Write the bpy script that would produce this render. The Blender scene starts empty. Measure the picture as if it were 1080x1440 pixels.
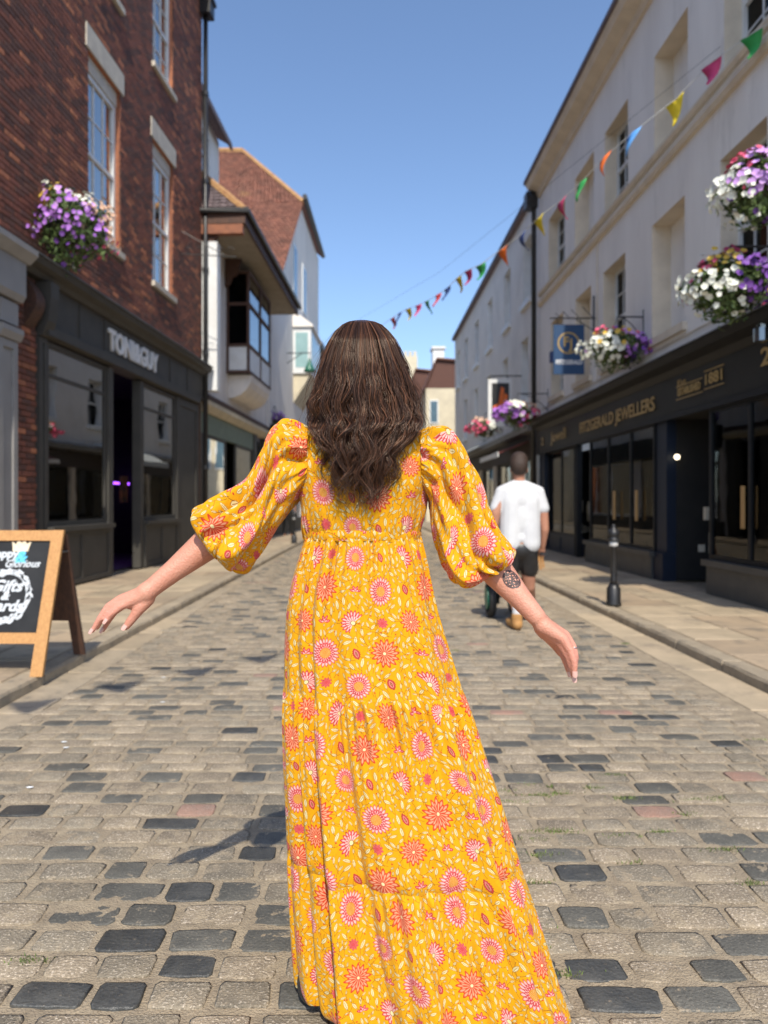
import bpy, bmesh, math, random
import numpy as np
from mathutils import Vector, Matrix, noise
R = random.Random(7)
NR = np.random.RandomState(11)
S = bpy.context.scene
# ---------------------------------------------------------------- camera, sky, sun
H = 1.27                       # eye height; the street runs along +Y
cam_d = bpy.data.cameras.new('camera'); cam = bpy.data.objects.new('camera', cam_d)
S.collection.objects.link(cam); S.camera = cam
cam.location = (0, 0, H); cam.rotation_euler = (math.radians(90), 0, 0)
cam_d.sensor_fit = 'VERTICAL'; cam_d.sensor_height = 36; cam_d.lens = 26
cam_d.shift_x = 25/1440; cam_d.shift_y = -15/1440
cam_d.clip_start = .05; cam_d.clip_end = 3000
cam_d.dof.use_dof = True; cam_d.dof.focus_distance = 1.80; cam_d.dof.aperture_fstop = 3.0
SUNV = Vector((.045, -.88, 1.0)).normalized()
EL = math.asin(SUNV.z); AZ = math.atan2(SUNV.x, SUNV.y)
w = bpy.data.worlds.new('World'); S.world = w; w.use_nodes = True
nt = w.node_tree; bg = nt.nodes['Background']; sky = nt.nodes.new('ShaderNodeTexSky')
sky.sky_type = 'NISHITA'; sky.sun_disc = False; sky.sun_elevation = EL; sky.sun_rotation = AZ
sky.altitude = 0; sky.air_density = .92; sky.dust_density = 1.1; sky.ozone_density = 3.6
nt.links.new(sky.outputs[0], bg.inputs[0]); bg.inputs[1].default_value = .15
sd = bpy.data.lights.new('sun', 'SUN'); so = bpy.data.objects.new('sun', sd); S.collection.objects.link(so)
sd.energy = 3.55; sd.angle = math.radians(.53); sd.color = (1, .93, .81)
so.rotation_euler = (-SUNV).to_track_quat('-Z', 'Y').to_euler()
S.view_settings.view_transform = 'Standard'; S.view_settings.look = 'None'
S.view_settings.exposure = .56; S.view_settings.gamma = 1
S.view_settings.use_curve_mapping = False
S.cycles.max_bounces = 8; S.cycles.transparent_max_bounces = 12; S.cycles.diffuse_bounces = 4

# ---------------------------------------------------------------- materials
def srgb(r, g, b):
    f = lambda c: (c/255/12.92) if c/255 <= .04045 else ((c/255+.055)/1.055)**2.4
    return (f(r), f(g), f(b))
MATS = {}
def mat(name, c1, c2=None, scale=8, rough=.7, bump=0, bscale=None, metal=0, spec=.5, rnd=0, fine=None, stretch=None,
        emit=None, es=0, alpha=None, sss=0, coat=0, patch=None, world=True, smear=None):
    if name in MATS: return MATS[name]
    m = bpy.data.materials.new(name); m.use_nodes = True; n = m.node_tree.nodes; l = m.node_tree.links
    p = n['Principled BSDF']; p.inputs['Roughness'].default_value = rough; p.inputs['Metallic'].default_value = metal
    p.inputs['Specular IOR Level'].default_value = spec
    p.inputs['Coat Weight'].default_value = coat
    if sss:
        p.inputs['Subsurface Weight'].default_value = sss; p.inputs['Subsurface Radius'].default_value = (.012, .005, .003); p.inputs['Subsurface Scale'].default_value = 1
    MATS[name] = m
    tc = n.new('ShaderNodeTexCoord' if not world else 'ShaderNodeNewGeometry')
    co = tc.outputs['Position'] if world else tc.outputs['Object']
    if stretch:
        mp = n.new('ShaderNodeVectorMath'); mp.operation = 'MULTIPLY'; mp.inputs[1].default_value = stretch
        l.new(co, mp.inputs[0]); co = mp.outputs[0]
    c2 = c2 or tuple(x*.86 for x in c1)
    nz = n.new('ShaderNodeTexNoise'); nz.inputs['Scale'].default_value = scale; nz.inputs['Detail'].default_value = 6; nz.inputs['Roughness'].default_value = .62
    l.new(co, nz.inputs['Vector'])
    rp = n.new('ShaderNodeValToRGB'); rp.color_ramp.elements[0].position = .36; rp.color_ramp.elements[1].position = .64
    rp.color_ramp.elements[0].color = (*c1, 1); rp.color_ramp.elements[1].color = (*c2, 1)
    l.new(nz.outputs[0], rp.inputs[0]); col = rp.outputs[0]
    if fine:     # speckle: (scale, colour, threshold, factor)
        fz = n.new('ShaderNodeTexNoise'); fz.inputs['Scale'].default_value = fine[0]; fz.inputs['Detail'].default_value = 4; fz.inputs['Roughness'].default_value = .7
        l.new(co, fz.inputs['Vector'])
        mr = n.new('ShaderNodeMapRange'); mr.inputs[1].default_value = fine[2]; mr.inputs[2].default_value = fine[2]+.09; mr.inputs[4].default_value = fine[3]
        l.new(fz.outputs[0], mr.inputs[0])
        mx = n.new('ShaderNodeMix'); mx.data_type = 'RGBA'; l.new(mr.outputs[0], mx.inputs[0]); l.new(col, mx.inputs[6]); mx.inputs[7].default_value = (*fine[1], 1); col = mx.outputs[2]
    if patch:    # large worn or dirty patches: (scale, colour, threshold, factor)
        fz = n.new('ShaderNodeTexNoise'); fz.inputs['Scale'].default_value = patch[0]; fz.inputs['Detail'].default_value = 7; fz.inputs['Roughness'].default_value = .68
        l.new(co, fz.inputs['Vector'])
        mr = n.new('ShaderNodeMapRange'); mr.inputs[1].default_value = patch[2]; mr.inputs[2].default_value = patch[2]+.12; mr.inputs[4].default_value = patch[3]
        l.new(fz.outputs[0], mr.inputs[0])
        mx = n.new('ShaderNodeMix'); mx.data_type = 'RGBA'; l.new(mr.outputs[0], mx.inputs[0]); l.new(col, mx.inputs[6]); mx.inputs[7].default_value = (*patch[1], 1); col = mx.outputs[2]
    if smear:    # jointing sand smeared over the stone
        fz = n.new('ShaderNodeTexNoise'); fz.inputs['Scale'].default_value = smear[0]; fz.inputs['Detail'].default_value = 9; fz.inputs['Roughness'].default_value = .75
        l.new(tc.outputs['Position'], fz.inputs['Vector'])
        mr = n.new('ShaderNodeMapRange'); mr.inputs[1].default_value = smear[2]; mr.inputs[2].default_value = smear[2]+.06; mr.inputs[4].default_value = smear[3]
        l.new(fz.outputs[0], mr.inputs[0]); smear_out = mr.outputs[0]
    if rnd:
        oi = n.new('ShaderNodeObjectInfo'); gi = tc if world else n.new('ShaderNodeNewGeometry')
        ad = n.new('ShaderNodeMath'); ad.operation = 'ADD'; l.new(oi.outputs['Random'], ad.inputs[0]); l.new(gi.outputs['Random Per Island'], ad.inputs[1])
        fr = n.new('ShaderNodeMath'); fr.operation = 'FRACT'; l.new(ad.outputs[0], fr.inputs[0])
        mr = n.new('ShaderNodeMapRange'); mr.inputs[3].default_value = 1-rnd; mr.inputs[4].default_value = 1+rnd*.8; l.new(fr.outputs[0], mr.inputs[0])
        hs = n.new('ShaderNodeHueSaturation'); l.new(mr.outputs[0], hs.inputs['Value']); l.new(col, hs.inputs['Color']); col = hs.outputs[0]
    if smear:
        mx = n.new('ShaderNodeMix'); mx.data_type = 'RGBA'; l.new(smear_out, mx.inputs[0]); l.new(col, mx.inputs[6]); mx.inputs[7].default_value = (*smear[1], 1); col = mx.outputs[2]
    l.new(col, p.inputs['Base Color'])
    if bump:
        bz = n.new('ShaderNodeTexNoise'); bz.inputs['Scale'].default_value = bscale or scale*6; bz.inputs['Detail'].default_value = 5; l.new(co, bz.inputs['Vector'])
        b = n.new('ShaderNodeBump'); b.inputs['Strength'].default_value = bump; b.inputs['Distance'].default_value = .01
        l.new(bz.outputs[0], b.inputs['Height']); l.new(b.outputs[0], p.inputs['Normal'])
    if emit:
        p.inputs['Emission Color'].default_value = (*emit, 1); p.inputs['Emission Strength'].default_value = es
    return m
def glass_mat(name, tint=(.75, .8, .8), thr=.9, ior=1.36, gl=(.55, .54, .52)):
    m = bpy.data.materials.new(name); m.use_nodes = True; n = m.node_tree.nodes; l = m.node_tree.links
    for x in list(n):
        if x.type == 'BSDF_PRINCIPLED': n.remove(x)
    out = [x for x in n if x.type == 'OUTPUT_MATERIAL'][0]
    t = n.new('ShaderNodeBsdfTransparent'); t.inputs[0].default_value = (*[c*thr for c in tint], 1)
    g = n.new('ShaderNodeBsdfGlossy'); g.inputs['Roughness'].default_value = .02; g.inputs[0].default_value = (*gl, 1)
    nz = n.new('ShaderNodeTexNoise'); nz.inputs['Scale'].default_value = 1.3; geo = n.new('ShaderNodeNewGeometry'); l.new(geo.outputs['Position'], nz.inputs['Vector'])
    b = n.new('ShaderNodeBump'); b.inputs['Strength'].default_value = .06; b.inputs['Distance'].default_value = .03; l.new(nz.outputs[0], b.inputs['Height']); l.new(b.outputs[0], g.inputs['Normal'])
    f = n.new('ShaderNodeFresnel'); f.inputs[0].default_value = ior
    mx = n.new('ShaderNodeMixShader'); l.new(f.outputs[0], mx.inputs[0]); l.new(t.outputs[0], mx.inputs[1]); l.new(g.outputs[0], mx.inputs[2]); l.new(mx.outputs[0], out.inputs[0])
    MATS[name] = m; return m

M_glass = glass_mat('shop_glass', (.75, .8, .8), .9, 1.42, (.85, .85, .84)); M_salon_glass = glass_mat('salon_glass', (.75, .8, .8), .9, 1.36, (.42, .41, .39)); M_pane = glass_mat('window_glass', (.5, .55, .6), .6, 1.30); M_lead_glass = glass_mat('leaded_glass', (.4, .42, .42), .4, 1.25, (.42, .44, .46))
brick_cols = [mat('brick_red', (.235, .08, .047), (.15, .056, .038), 14, .85, .5, 90, rnd=.2),
              mat('brick_brown', (.135, .06, .042), (.095, .046, .036), 14, .85, .5, 90, rnd=.2),
              mat('brick_orange', (.42, .16, .075), (.30, .11, .06), 14, .85, .5, 90, rnd=.3)]
M_mortar = mat('lime_mortar', (.17, .11, .08), (.13, .09, .065), 12, .95, .4, 80)
M_stone = mat('pale_stone', (.58, .52, .42), (.46, .41, .34), 5, .8, .2, 60)
M_whitepaint = mat('white_paint', (.72, .73, .72), (.64, .64, .62), 3, .45)
M_render = mat('pale_grey_render', (.84, .80, .745), (.76, .72, .67), 1.1, .9, .2, 40, stretch=(1.6, 1.6, .35), patch=(1.7, (.50, .47, .43), .56, .4))
M_trim = mat('cream_stone_trim', (.70, .61, .48), (.60, .52, .41), 3, .85)
M_render2 = mat('mid_grey_render', (.76, .72, .66), (.68, .64, .59), .9, .9, .2, 30, patch=(.6, (.52, .50, .46), .54, .5))
M_whiterender = mat('whitewashed_render', (.80, .75, .69), (.70, .66, .61), 1.2, .9, .25, 14, stretch=(1.5, 1.5, .4), patch=(1.2, (.48, .46, .43), .57, .4))
M_cream = mat('cream_render', (.62, .55, .40), (.52, .46, .34), 2, .9)
M_greyshop = mat('dark_grey_shop_paint', (.068, .063, .054), (.056, .052, .045), 4, .6, spec=.3)
M_palegrey = mat('pale_grey_shop_paint', (.27, .26, .25), (.24, .23, .22), 4, .5)
M_lead = mat('lead_sheet', (.10, .11, .12), (.2, .2, .2), 9, .5, .2, 40)
M_navy = mat('near_black_navy_paint', (.007, .008, .010), (.010, .011, .013), 4, .5, spec=.25)
M_bluepaint = mat('navy_blue_paint', (.009, .016, .034), (.008, .014, .028), 4, .5, spec=.3)
M_black = mat('black_iron', (.012, .012, .013), (.02, .02, .021), 10, .4, .1, 60)
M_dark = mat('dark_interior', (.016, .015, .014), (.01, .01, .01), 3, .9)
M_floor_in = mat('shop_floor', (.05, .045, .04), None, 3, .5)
M_gold = mat('gold_lettering', (.50, .34, .12), (.42, .28, .10), 20, .4, metal=.2)
M_beige = mat('beige_display', (.42, .38, .30), None, 4, .8)
M_wood = mat('pine_frame', (.50, .26, .085), (.36, .17, .05), 5, .6, .2, 30, stretch=(22, 22, 2.4))
M_wooddark = mat('dark_stained_timber', (.10, .045, .026), (.06, .03, .02), 6, .7, .3, 30, stretch=(8, 8, 1))
M_orangebeam = mat('red_oak_beam', (.30, .11, .05), (.20, .075, .04), 6, .7, .3, 30)
M_board = mat('chalkboard', (.018, .019, .021), (.026, .027, .029), 5, .8, spec=.25)
M_chalk = mat('white_chalk_paint', (.62, .64, .66), (.42, .45, .47), 60, .9)
M_bluechalk = mat('blue_chalk_paint', (.13, .55, .80), (.10, .42, .65), 40, .9)
M_creamchalk = mat('cream_chalk_paint', (.78, .66, .48), (.6, .5, .36), 60, .9)
M_letter = mat('white_sign_letters', (.8, .8, .8), (.72, .72, .72), 6, .4)
M_tile = mat('clay_roof_tile', (.24, .095, .06), (.17, .075, .05), 2, .9, .4, 50, rnd=.3, patch=(.55, (.42, .24, .09), .60, .55))
M_slate = mat('purple_slate', (.17, .125, .125), (.13, .10, .105), 3, .8, .3, 40, rnd=.2)
M_lichen = mat('lichened_ridge_tile', (.45, .27, .11), (.30, .15, .07), 6, .9, .4, 40)
M_green = mat('sage_green_fascia', (.16, .21, .15), (.13, .17, .125), 4, .6)
M_skin = mat('skin', (.57, .275, .19), (.52, .235, .16), 20, .46, .28, 210, spec=.35, sss=.10)
M_skin2 = mat('tanned_skin', (.42, .20, .125), (.36, .17, .11), 14, .5, spec=.35)
M_nail = mat('nail', (.62, .37, .31), (.66, .42, .36), 50, .25, spec=.5)

# ---------------------------------------------------------------- object helpers
def link(o, parent=None):
    S.collection.objects.link(o)
    if parent is not None: o.parent = parent
    return o
def tag(o, label=None, cat=None, group=None, kind=None):
    if label: o['label'] = label
    if cat: o['category'] = cat
    if group: o['group'] = group
    if kind: o['kind'] = kind
    return o
def empty(name, label, cat, loc=(0, 0, 0), group=None, rz=0):
    o = bpy.data.objects.new(name, None); o.location = loc; o.rotation_euler.z = rz; o.empty_display_size = .2
    S.collection.objects.link(o); return tag(o, label, cat, group)
class Frame:
    """a facade: s runs along it away from the camera, d out towards the street, z up"""
    def __init__(f, x0, y0, x1, y1, left):
        f.o = Vector((x0, y0)); f.u = (Vector((x1, y1))-f.o).normalized(); f.L = (Vector((x1, y1))-f.o).length
        f.n = Vector((f.u.y, -f.u.x)) if left else Vector((-f.u.y, f.u.x))
        f.left = left
        f.rz = math.atan2(f.u.y, f.u.x)
    def __call__(f, s, d, z):
        p = f.o+f.u*s+f.n*d; return Vector((p.x, p.y, z))
    def sy(f, y): return (y-f.o.y)/f.u.y
WORLD = lambda x, y, z: Vector((x, y, z))
class MB:
    def __init__(m, fr=WORLD): m.v = []; m.f = []; m.mi = []; m.fr = fr; m.cur = 0
    def quad(m, *p):
        b = len(m.v); m.v += [m.fr(*q) for q in p]; m.f.append(tuple(range(b, b+len(p)))); m.mi.append(m.cur)
    def box(m, a0, a1, b0, b1, c0, c1, bev=0):
        b = len(m.v)
        if not bev:
            for a in (a0, a1):
                for bb in (b0, b1):
                    for c in (c0, c1): m.v.append(m.fr(a, bb, c))
            for q in ((0, 1, 3, 2), (4, 6, 7, 5), (0, 4, 5, 1), (2, 3, 7, 6), (0, 2, 6, 4), (1, 5, 7, 3)):
                m.f.append(tuple(b+i for i in q)); m.mi.append(m.cur)
        else:
            m.box(a0, a1, b0, b1, c0, c1-bev); m.frus((a0, a1, b0, b1), c1-bev+.0001, (a0+bev, a1-bev, b0+bev, b1-bev), c1)
        return m
    def frus(m, r0, z0, r1, z1):
        b = len(m.v)
        for r, z in ((r0, z0), (r1, z1)):
            for x, y in ((r[0], r[2]), (r[1], r[2]), (r[1], r[3]), (r[0], r[3])): m.v.append(m.fr(x, y, z))
        for q in ((3, 2, 1, 0), (4, 5, 6, 7), (0, 1, 5, 4), (1, 2, 6, 5), (2, 3, 7, 6), (3, 0, 4, 7)):
            m.f.append(tuple(b+i for i in q)); m.mi.append(m.cur)
    def prism(m, pts, a0, a1):
        """profile pts (d,z) swept along s"""
        n = len(pts); b = len(m.v)
        for a in (a0, a1):
            for (d, z) in pts: m.v.append(m.fr(a, d, z))
        m.f.append(tuple(b+i for i in range(n))[::-1]); m.f.append(tuple(b+n+i for i in range(n))); m.mi += [m.cur]*2
        for i in range(n):
            j = (i+1) % n; m.f.append((b+i, b+j, b+n+j, b+n+i)); m.mi.append(m.cur)
        return m
    def slab(m, pts, th):
        """flat polygon of world points with thickness th downwards"""
        n = len(pts); b = len(m.v); P = [m.fr(*p) for p in pts]
        m.v += P+[p-(th if isinstance(th, Vector) else Vector((0, 0, th))) for p in P]
        m.f.append(tuple(range(b, b+n))); m.f.append(tuple(range(b+n, b+2*n))[::-1]); m.mi += [m.cur]*2
        for i in range(n):
            j = (i+1) % n; m.f.append((b+i, b+n+i, b+n+j, b+j)); m.mi.append(m.cur)
        return m
    def tube(m, pts, r, seg=8, caps=True):
        P = [m.fr(*p) if not isinstance(p, Vector) else p for p in pts]; n = len(P)
        rr = r if isinstance(r, (list, tuple)) else [r]*n
        b = len(m.v); up = None
        for i, p in enumerate(P):
            t = (P[min(i+1, n-1)]-P[max(i-1, 0)]).normalized()
            if up is None: up = t.orthogonal().normalized()
            up = (up-t*up.dot(t)).normalized(); sd_ = t.cross(up)
            for k in range(seg):
                a = 2*math.pi*k/seg; m.v.append(p+(up*math.cos(a)+sd_*math.sin(a))*rr[i])
        for i in range(n-1):
            for k in range(seg):
                k2 = (k+1) % seg; m.f.append((b+i*seg+k, b+i*seg+k2, b+(i+1)*seg+k2, b+(i+1)*seg+k)); m.mi.append(m.cur)
        if caps:
            m.f.append(tuple(b+k for k in range(seg))[::-1]); m.f.append(tuple(b+(n-1)*seg+k for k in range(seg))); m.mi += [m.cur]*2
        return m
    def lathe(m, c, prof, seg=16):
        """prof: (r,z) from bottom to top about vertical axis at c"""
        b = len(m.v); n = len(prof); c = Vector(c)
        for r, z in prof:
            for k in range(seg):
                a = 2*math.pi*k/seg; m.v.append(c+Vector((r*math.cos(a), r*math.sin(a), z)))
        for i in range(n-1):
            for k in range(seg):
                k2 = (k+1) % seg; m.f.append((b+i*seg+k, b+i*seg+k2, b+(i+1)*seg+k2, b+(i+1)*seg+k)); m.mi.append(m.cur)
        m.f.append(tuple(b+k for k in range(seg))[::-1]); m.f.append(tuple(b+(n-1)*seg+k for k in range(seg))); m.mi += [m.cur]*2
        return m
    def build(m, name, mats, parent=None, smooth=False, origin=None):
        me = bpy.data.meshes.new(name)
        if not isinstance(mats, (list, tuple)): mats = [mats]
        for x in mats: me.materials.append(x)
        off = Vector((0, 0, 0))
        if parent is not None: off = Vector(parent.location) if parent.parent is None else Vector((0, 0, 0))
        inv = None
        if parent is not None:
            inv = wm(parent).inverted(); vs = [inv @ Vector(v) for v in m.v]
        else: vs = m.v
        me.from_pydata([tuple(v) for v in vs], [], m.f)
        me.polygons.foreach_set('material_index', m.mi)
        if smooth: me.polygons.foreach_set('use_smooth', [True]*len(m.f))
        me.update(); o = bpy.data.objects.new(name, me); link(o, parent)
        return o
def wm(o):
    """world matrix without depsgraph"""
    M = Matrix.LocRotScale(o.location, o.rotation_euler, o.scale)
    return wm(o.parent) @ M if o.parent is not None else M
def reorigin(o):
    """put a top-level mesh's origin at its base centre"""
    me = o.data; n = len(me.vertices); a = np.empty(n*3, 'f'); me.vertices.foreach_get('co', a); a = a.reshape(-1, 3)
    c = np.array([(a[:, 0].min()+a[:, 0].max())/2, (a[:, 1].min()+a[:, 1].max())/2, a[:, 2].min()])
    a -= c; me.vertices.foreach_set('co', a.ravel()); me.update(); o.location = Vector(c)+o.location; return o
def P(px, py, d): return Vector(((px-515)*d/1040, d, H+(705-py)*d/1040))
def npmesh(name, V, F, mats, parent=None, uv=None, smooth=True, mi=None):
    me = bpy.data.meshes.new(name)
    for x in (mats if isinstance(mats, (list, tuple)) else [mats]): me.materials.append(x)
    V = np.asarray(V, 'f')
    if parent is not None:
        A = np.array(wm(parent).inverted()); V = V@A[:3, :3].T+A[:3, 3]
    F = np.asarray(F, 'i'); k = F.shape[1]
    me.vertices.add(len(V)); me.vertices.foreach_set('co', V.astype('f').ravel())
    me.loops.add(F.size); me.loops.foreach_set('vertex_index', F.ravel())
    me.polygons.add(len(F)); me.polygons.foreach_set('loop_start', np.arange(len(F), dtype='i')*k)
    if smooth: me.polygons.foreach_set('use_smooth', np.ones(len(F), bool))
    if mi is not None: me.polygons.foreach_set('material_index', np.asarray(mi, 'i'))
    me.update(calc_edges=True)
    if uv is not None:
        ul = me.uv_layers.new(name='UVMap'); ul.data.foreach_set('uv', np.asarray(uv, 'f').ravel())
    o = bpy.data.objects.new(name, me); return link(o, parent)
def text(name, s, mt, M, size=1, ext=.01, parent=None, squeeze=1, bold=0):
    cu = bpy.data.curves.new('t', 'FONT'); cu.body = s; cu.size = size; cu.extrude = ext; cu.align_x = 'CENTER'; cu.align_y = 'CENTER'; cu.offset = bold; cu.resolution_u = 3
    to = bpy.data.objects.new('t', cu); S.collection.objects.link(to)
    dg = bpy.context.evaluated_depsgraph_get(); me = bpy.data.meshes.new_from_object(to.evaluated_get(dg))
    bpy.data.objects.remove(to); me.materials.clear(); me.materials.append(mt)
    T = M @ Matrix.Diagonal((squeeze, 1, 1, 1))
    if parent is not None: T = wm(parent).inverted() @ T
    me.transform(T); me.name = name
    return link(bpy.data.objects.new(name, me), parent)
def face_matrix(o, xdir, zdir=(0, 0, 1)):
    """matrix whose X is reading direction, Y is up, Z is towards viewer"""
    x = Vector(xdir).normalized(); y = Vector(zdir).normalized(); z = x.cross(y)
    return Matrix(((x.x, y.x, z.x, o[0]), (x.y, y.y, z.y, o[1]), (x.z, y.z, z.z, o[2]), (0, 0, 0, 1)))

# ---------------------------------------------------------------- ground, road, pavements
M_sett = [mat('buff_granite', (.32, .255, .175), (.215, .172, .12), 9, .75, .8, 130, rnd=.2, fine=(120, (.66, .56, .43), .54, .85), patch=(28, (.13, .11, .08), .55, .5), smear=(13, (.36, .29, .195), .52, .7)),
          mat('grey_granite', (.265, .22, .155), (.175, .148, .108), 9, .7, .8, 130, rnd=.22, fine=(130, (.58, .50, .39), .55, .85), patch=(26, (.10, .09, .07), .56, .5), smear=(14, (.35, .28, .19), .54, .7)),
          mat('pink_granite', (.33, .19, .135), (.25, .17, .13), 9, .75, .8, 130, rnd=.12, fine=(150, (.5, .40, .33), .56, .6)),
          mat('slate_blue_sett', (.125, .118, .098), (.085, .082, .07), 10, .55, .6, 110, rnd=.22, fine=(120, (.27, .24, .19), .57, .6), smear=(15, (.36, .29, .20), .57, .75)),
          mat('black_basalt_sett', (.045, .046, .044), (.08, .078, .07), 12, .42, .6, 90, rnd=.25, fine=(90, (.20, .17, .13), .61, .7), smear=(14, (.34, .27, .19), .61, .75))]
M_joint = mat('sandy_joint', (.35, .28, .188), (.24, .19, .13), 10, .95, .9, 150, fine=(240, (.60, .51, .37), .60, .55), patch=(18, (.15, .12, .085), .56, .55))
M_flag = [mat('york_stone_flag', (.42, .33, .22), (.32, .255, .17), 3, .8, .3, 60, rnd=.16, patch=(2.2, (.17, .14, .105), .54, .6), fine=(60, (.45, .39, .3), .6, .5)),
          mat('worn_york_flag', (.38, .285, .185), (.30, .23, .155), 3, .8, .3, 60, rnd=.16, patch=(2.8, (.15, .13, .10), .53, .6))]
M_kerb = mat('granite_kerb', (.36, .29, .20), (.27, .22, .155), 6, .75, .6, 80, rnd=.12, fine=(120, (.44, .4, .33), .58, .6), patch=(6, (.13, .12, .10), .56, .6))
g = MB(); g.quad((-900, -300, -.12), (900, -300, -.12), (900, 1500, -.12), (-900, 1500, -.12)); tag(g.build('ground', mat('grey_earth', (.2, .18, .15))), kind='structure')
def lk(y): return -2.25+.0175*(y-4.55)          # left kerb face
RK = 2.66
rd = MB(); N = 60
rd.box(-2.6, 3.0, -6, 34, -.10, -.0075); road = tag(rd.build('road', M_joint), kind='structure')
m = mat('far_sett_paving', (.27, .235, .185), (.20, .18, .15), 3, .8, .3, 30, patch=(5, (.10, .10, .098), .56, .55), stretch=(1, 2.2, 1))
fr_ = MB(); fr_.box(-2.6, 3.0, 34.01, 130, -.10, -.001); tag(fr_.build('far_road', m), kind='structure')
def sett_mesh(seed, n=12, lo=False):
    r = random.Random(seed); V = []; F = []; c = []
    for i in range(n):
        a = 2*math.pi*(i+.5)/n; ca, sa = math.cos(a), math.sin(a); e = .26+r.uniform(-.07, .10)
        c.append((.5*math.copysign(abs(ca)**e, ca)*(1+r.uniform(-.09, .03)), .5*math.copysign(abs(sa)**e, sa)*(1+r.uniform(-.12, .03))))
    rings = ((1.0, -.05), (.975, -.0022), (.88, 0)) if not lo else ((1.0, -.03), (.96, 0))
    for k, z in rings:
        for (x, y) in c: V.append((x*k, y*(k if k > .95 else k*.96), z+(r.uniform(-.0014, .0014) if z > -.02 else 0)))
    for j in range(len(rings)-1):
        for i in range(n): F.append((j*n+i, j*n+(i+1) % n, (j+1)*n+(i+1) % n, (j+1)*n+i))
    b = (len(rings)-1)*n; F.append(tuple(b+i for i in range(n)))
    return V, F
sett_geo = [sett_mesh(100+i, 10) for i in range(14)]; lo_geo = [sett_mesh(200+i, 8, True) for i in range(4)]
sett_me = []
for V, F in sett_geo:
    me = bpy.data.meshes.new('sett'); me.from_pydata(V, [], F); me.materials.append(M_sett[0]); me.update()
    me.polygons.foreach_set('use_smooth', [True]*len(F)); sett_me.append(me)
DARK = [(207,1313,4),(255,1251,4),(195,1398,4),(298,1350,4),(318,1247,3),(152,1279,3),(287,1312,3),(255,1153,4),(343,1195,4),(45,1133,4),(15,1398,4),
 (836,1345,4),(757,1347,4),(1050,1343,3),(838,1216,4),(803,1272,3),(1060,1172,3),(995,1172,3),(950,1113,3),(850,1081,4),(760,1067,4),(835,1384,4),
 (940,1005,4),(868,1004,4),(780,1032,3),(800,981,4),(890,1004,4),(316,1025,4),(372,1046,3),(208,1088,3),(405,1137,3),(118,1074,3),(60,1370,0),(340,1086,4),
 (660,950,3),(745,975,3),(640,940,3),(720,930,3),(900,960,3),(960,1035,3),(185,1058,3),(350,1058,3),(445,1050,3),(410,1395,3),(920,1133,2),(868,998,2),
 (250,1135,2),(980,1036,3),(1040,1340,3),(500,1000,3),(210,1249,3),(75,1195,3),(700,1060,4),(690,1100,3),(320,985,3),(290,965,3),(230,978,3),(200,1060,3)]
DW = []
for px, py, k in DARK:
    y = H*1040/(py-705); DW.append(((px-515)*y/1040, y, k))
rows = []; y = 1.25; setts = []
while y < 33.8:
    hgt = R.uniform(.102, .136); x = -1.93-R.uniform(0, .2); xr = 2.20
    while x < xr:
        wd = R.uniform(.135, .235)
        if x+wd > xr+.12: break
        if x+wd/2 > -1.95: setts.append([x+wd/2, y+hgt/2+R.uniform(-.004, .004)+.010*math.sin(x*1.9+y*1.3), wd-R.uniform(.006, .018), hgt-R.uniform(.005, .014), 0])
        x += wd
    y += hgt
for s in setts:
    r = R.random(); s[4] = 0 if r < .48 else 1 if r < .83 else 3 if r < .955 else 4 if r < .985 else 2
for (dx, dy, k) in DW:
    b = min(setts, key=lambda q: (q[0]-dx)**2+((q[1]-dy)*1.6)**2); b[4] = k; b.append(1)
for s in setts:   # the near field shows few dark setts beside the listed ones
    if len(s) == 5 and s[1] < 3.6 and s[4] in (4,): s[4] = R.choice((0, 1, 3))
vis = sorted([s for s in setts if s[1] > 1.6 and -.52*s[1]-.1 < s[0] < .57*s[1]+.1], key=lambda q: q[1])[:300]
ids = set(id(s) for s in vis)
for s in vis:
    o = bpy.data.objects.new('sett', R.choice(sett_me)); link(o, road)
    o.location = (s[0], s[1], R.uniform(-.002, .003)); o.scale = (s[2]*R.choice((-1, 1)), s[3], 1); o.rotation_euler = (R.uniform(-.012, .012), R.uniform(-.01, .01), R.uniform(-.03, .03))
    o.material_slots[0].link = 'OBJECT'; o.material_slots[0].material = M_sett[s[4]]
rest = [s for s in setts if id(s) not in ids]
mb = MB()
for s in rest:
    V, F = R.choice(sett_geo if s[1] < 11 else lo_geo); b = len(mb.v); a = R.uniform(-.03, .03); z = R.uniform(-.002, .003)
    mb.v += [Vector((s[0]+v[0]*s[2]-v[1]*s[3]*a, s[1]+v[1]*s[3]+v[0]*s[2]*a, v[2]+z)) for v in V]
    mb.f += [tuple(b+i for i in f) for f in F]; mb.mi += [s[4]]*len(F)
o = mb.build('sett_paving', M_sett, road, smooth=True); tag(o, kind='stuff')
gx, gy = np.meshgrid(np.linspace(-1.96, 2.34, 240), np.concatenate([np.linspace(.9, 5.2, 250), np.linspace(5.23, 33.9, 400)])); gz = np.empty(gx.size)
for k_, (a_, b_) in enumerate(zip(gx.ravel(), gy.ravel())): gz[k_] = -.0032+.0030*noise.noise(Vector((a_*17, b_*21, 0)))+.0022*noise.noise(Vector((a_*45, b_*45, 4)))+.002*noise.noise(Vector((a_*3, b_*3, 9)))
nr_, nc_ = gx.shape; i_, j_ = np.meshgrid(np.arange(nr_-1), np.arange(nc_-1), indexing='ij'); Fq = np.stack([i_*nc_+j_, i_*nc_+j_+1, (i_+1)*nc_+j_+1, (i_+1)*nc_+j_], -1).reshape(-1, 4)
tag(npmesh('jointing_sand', np.stack([gx.ravel(), gy.ravel(), gz], -1), Fq, M_joint, road), kind='stuff')
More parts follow.
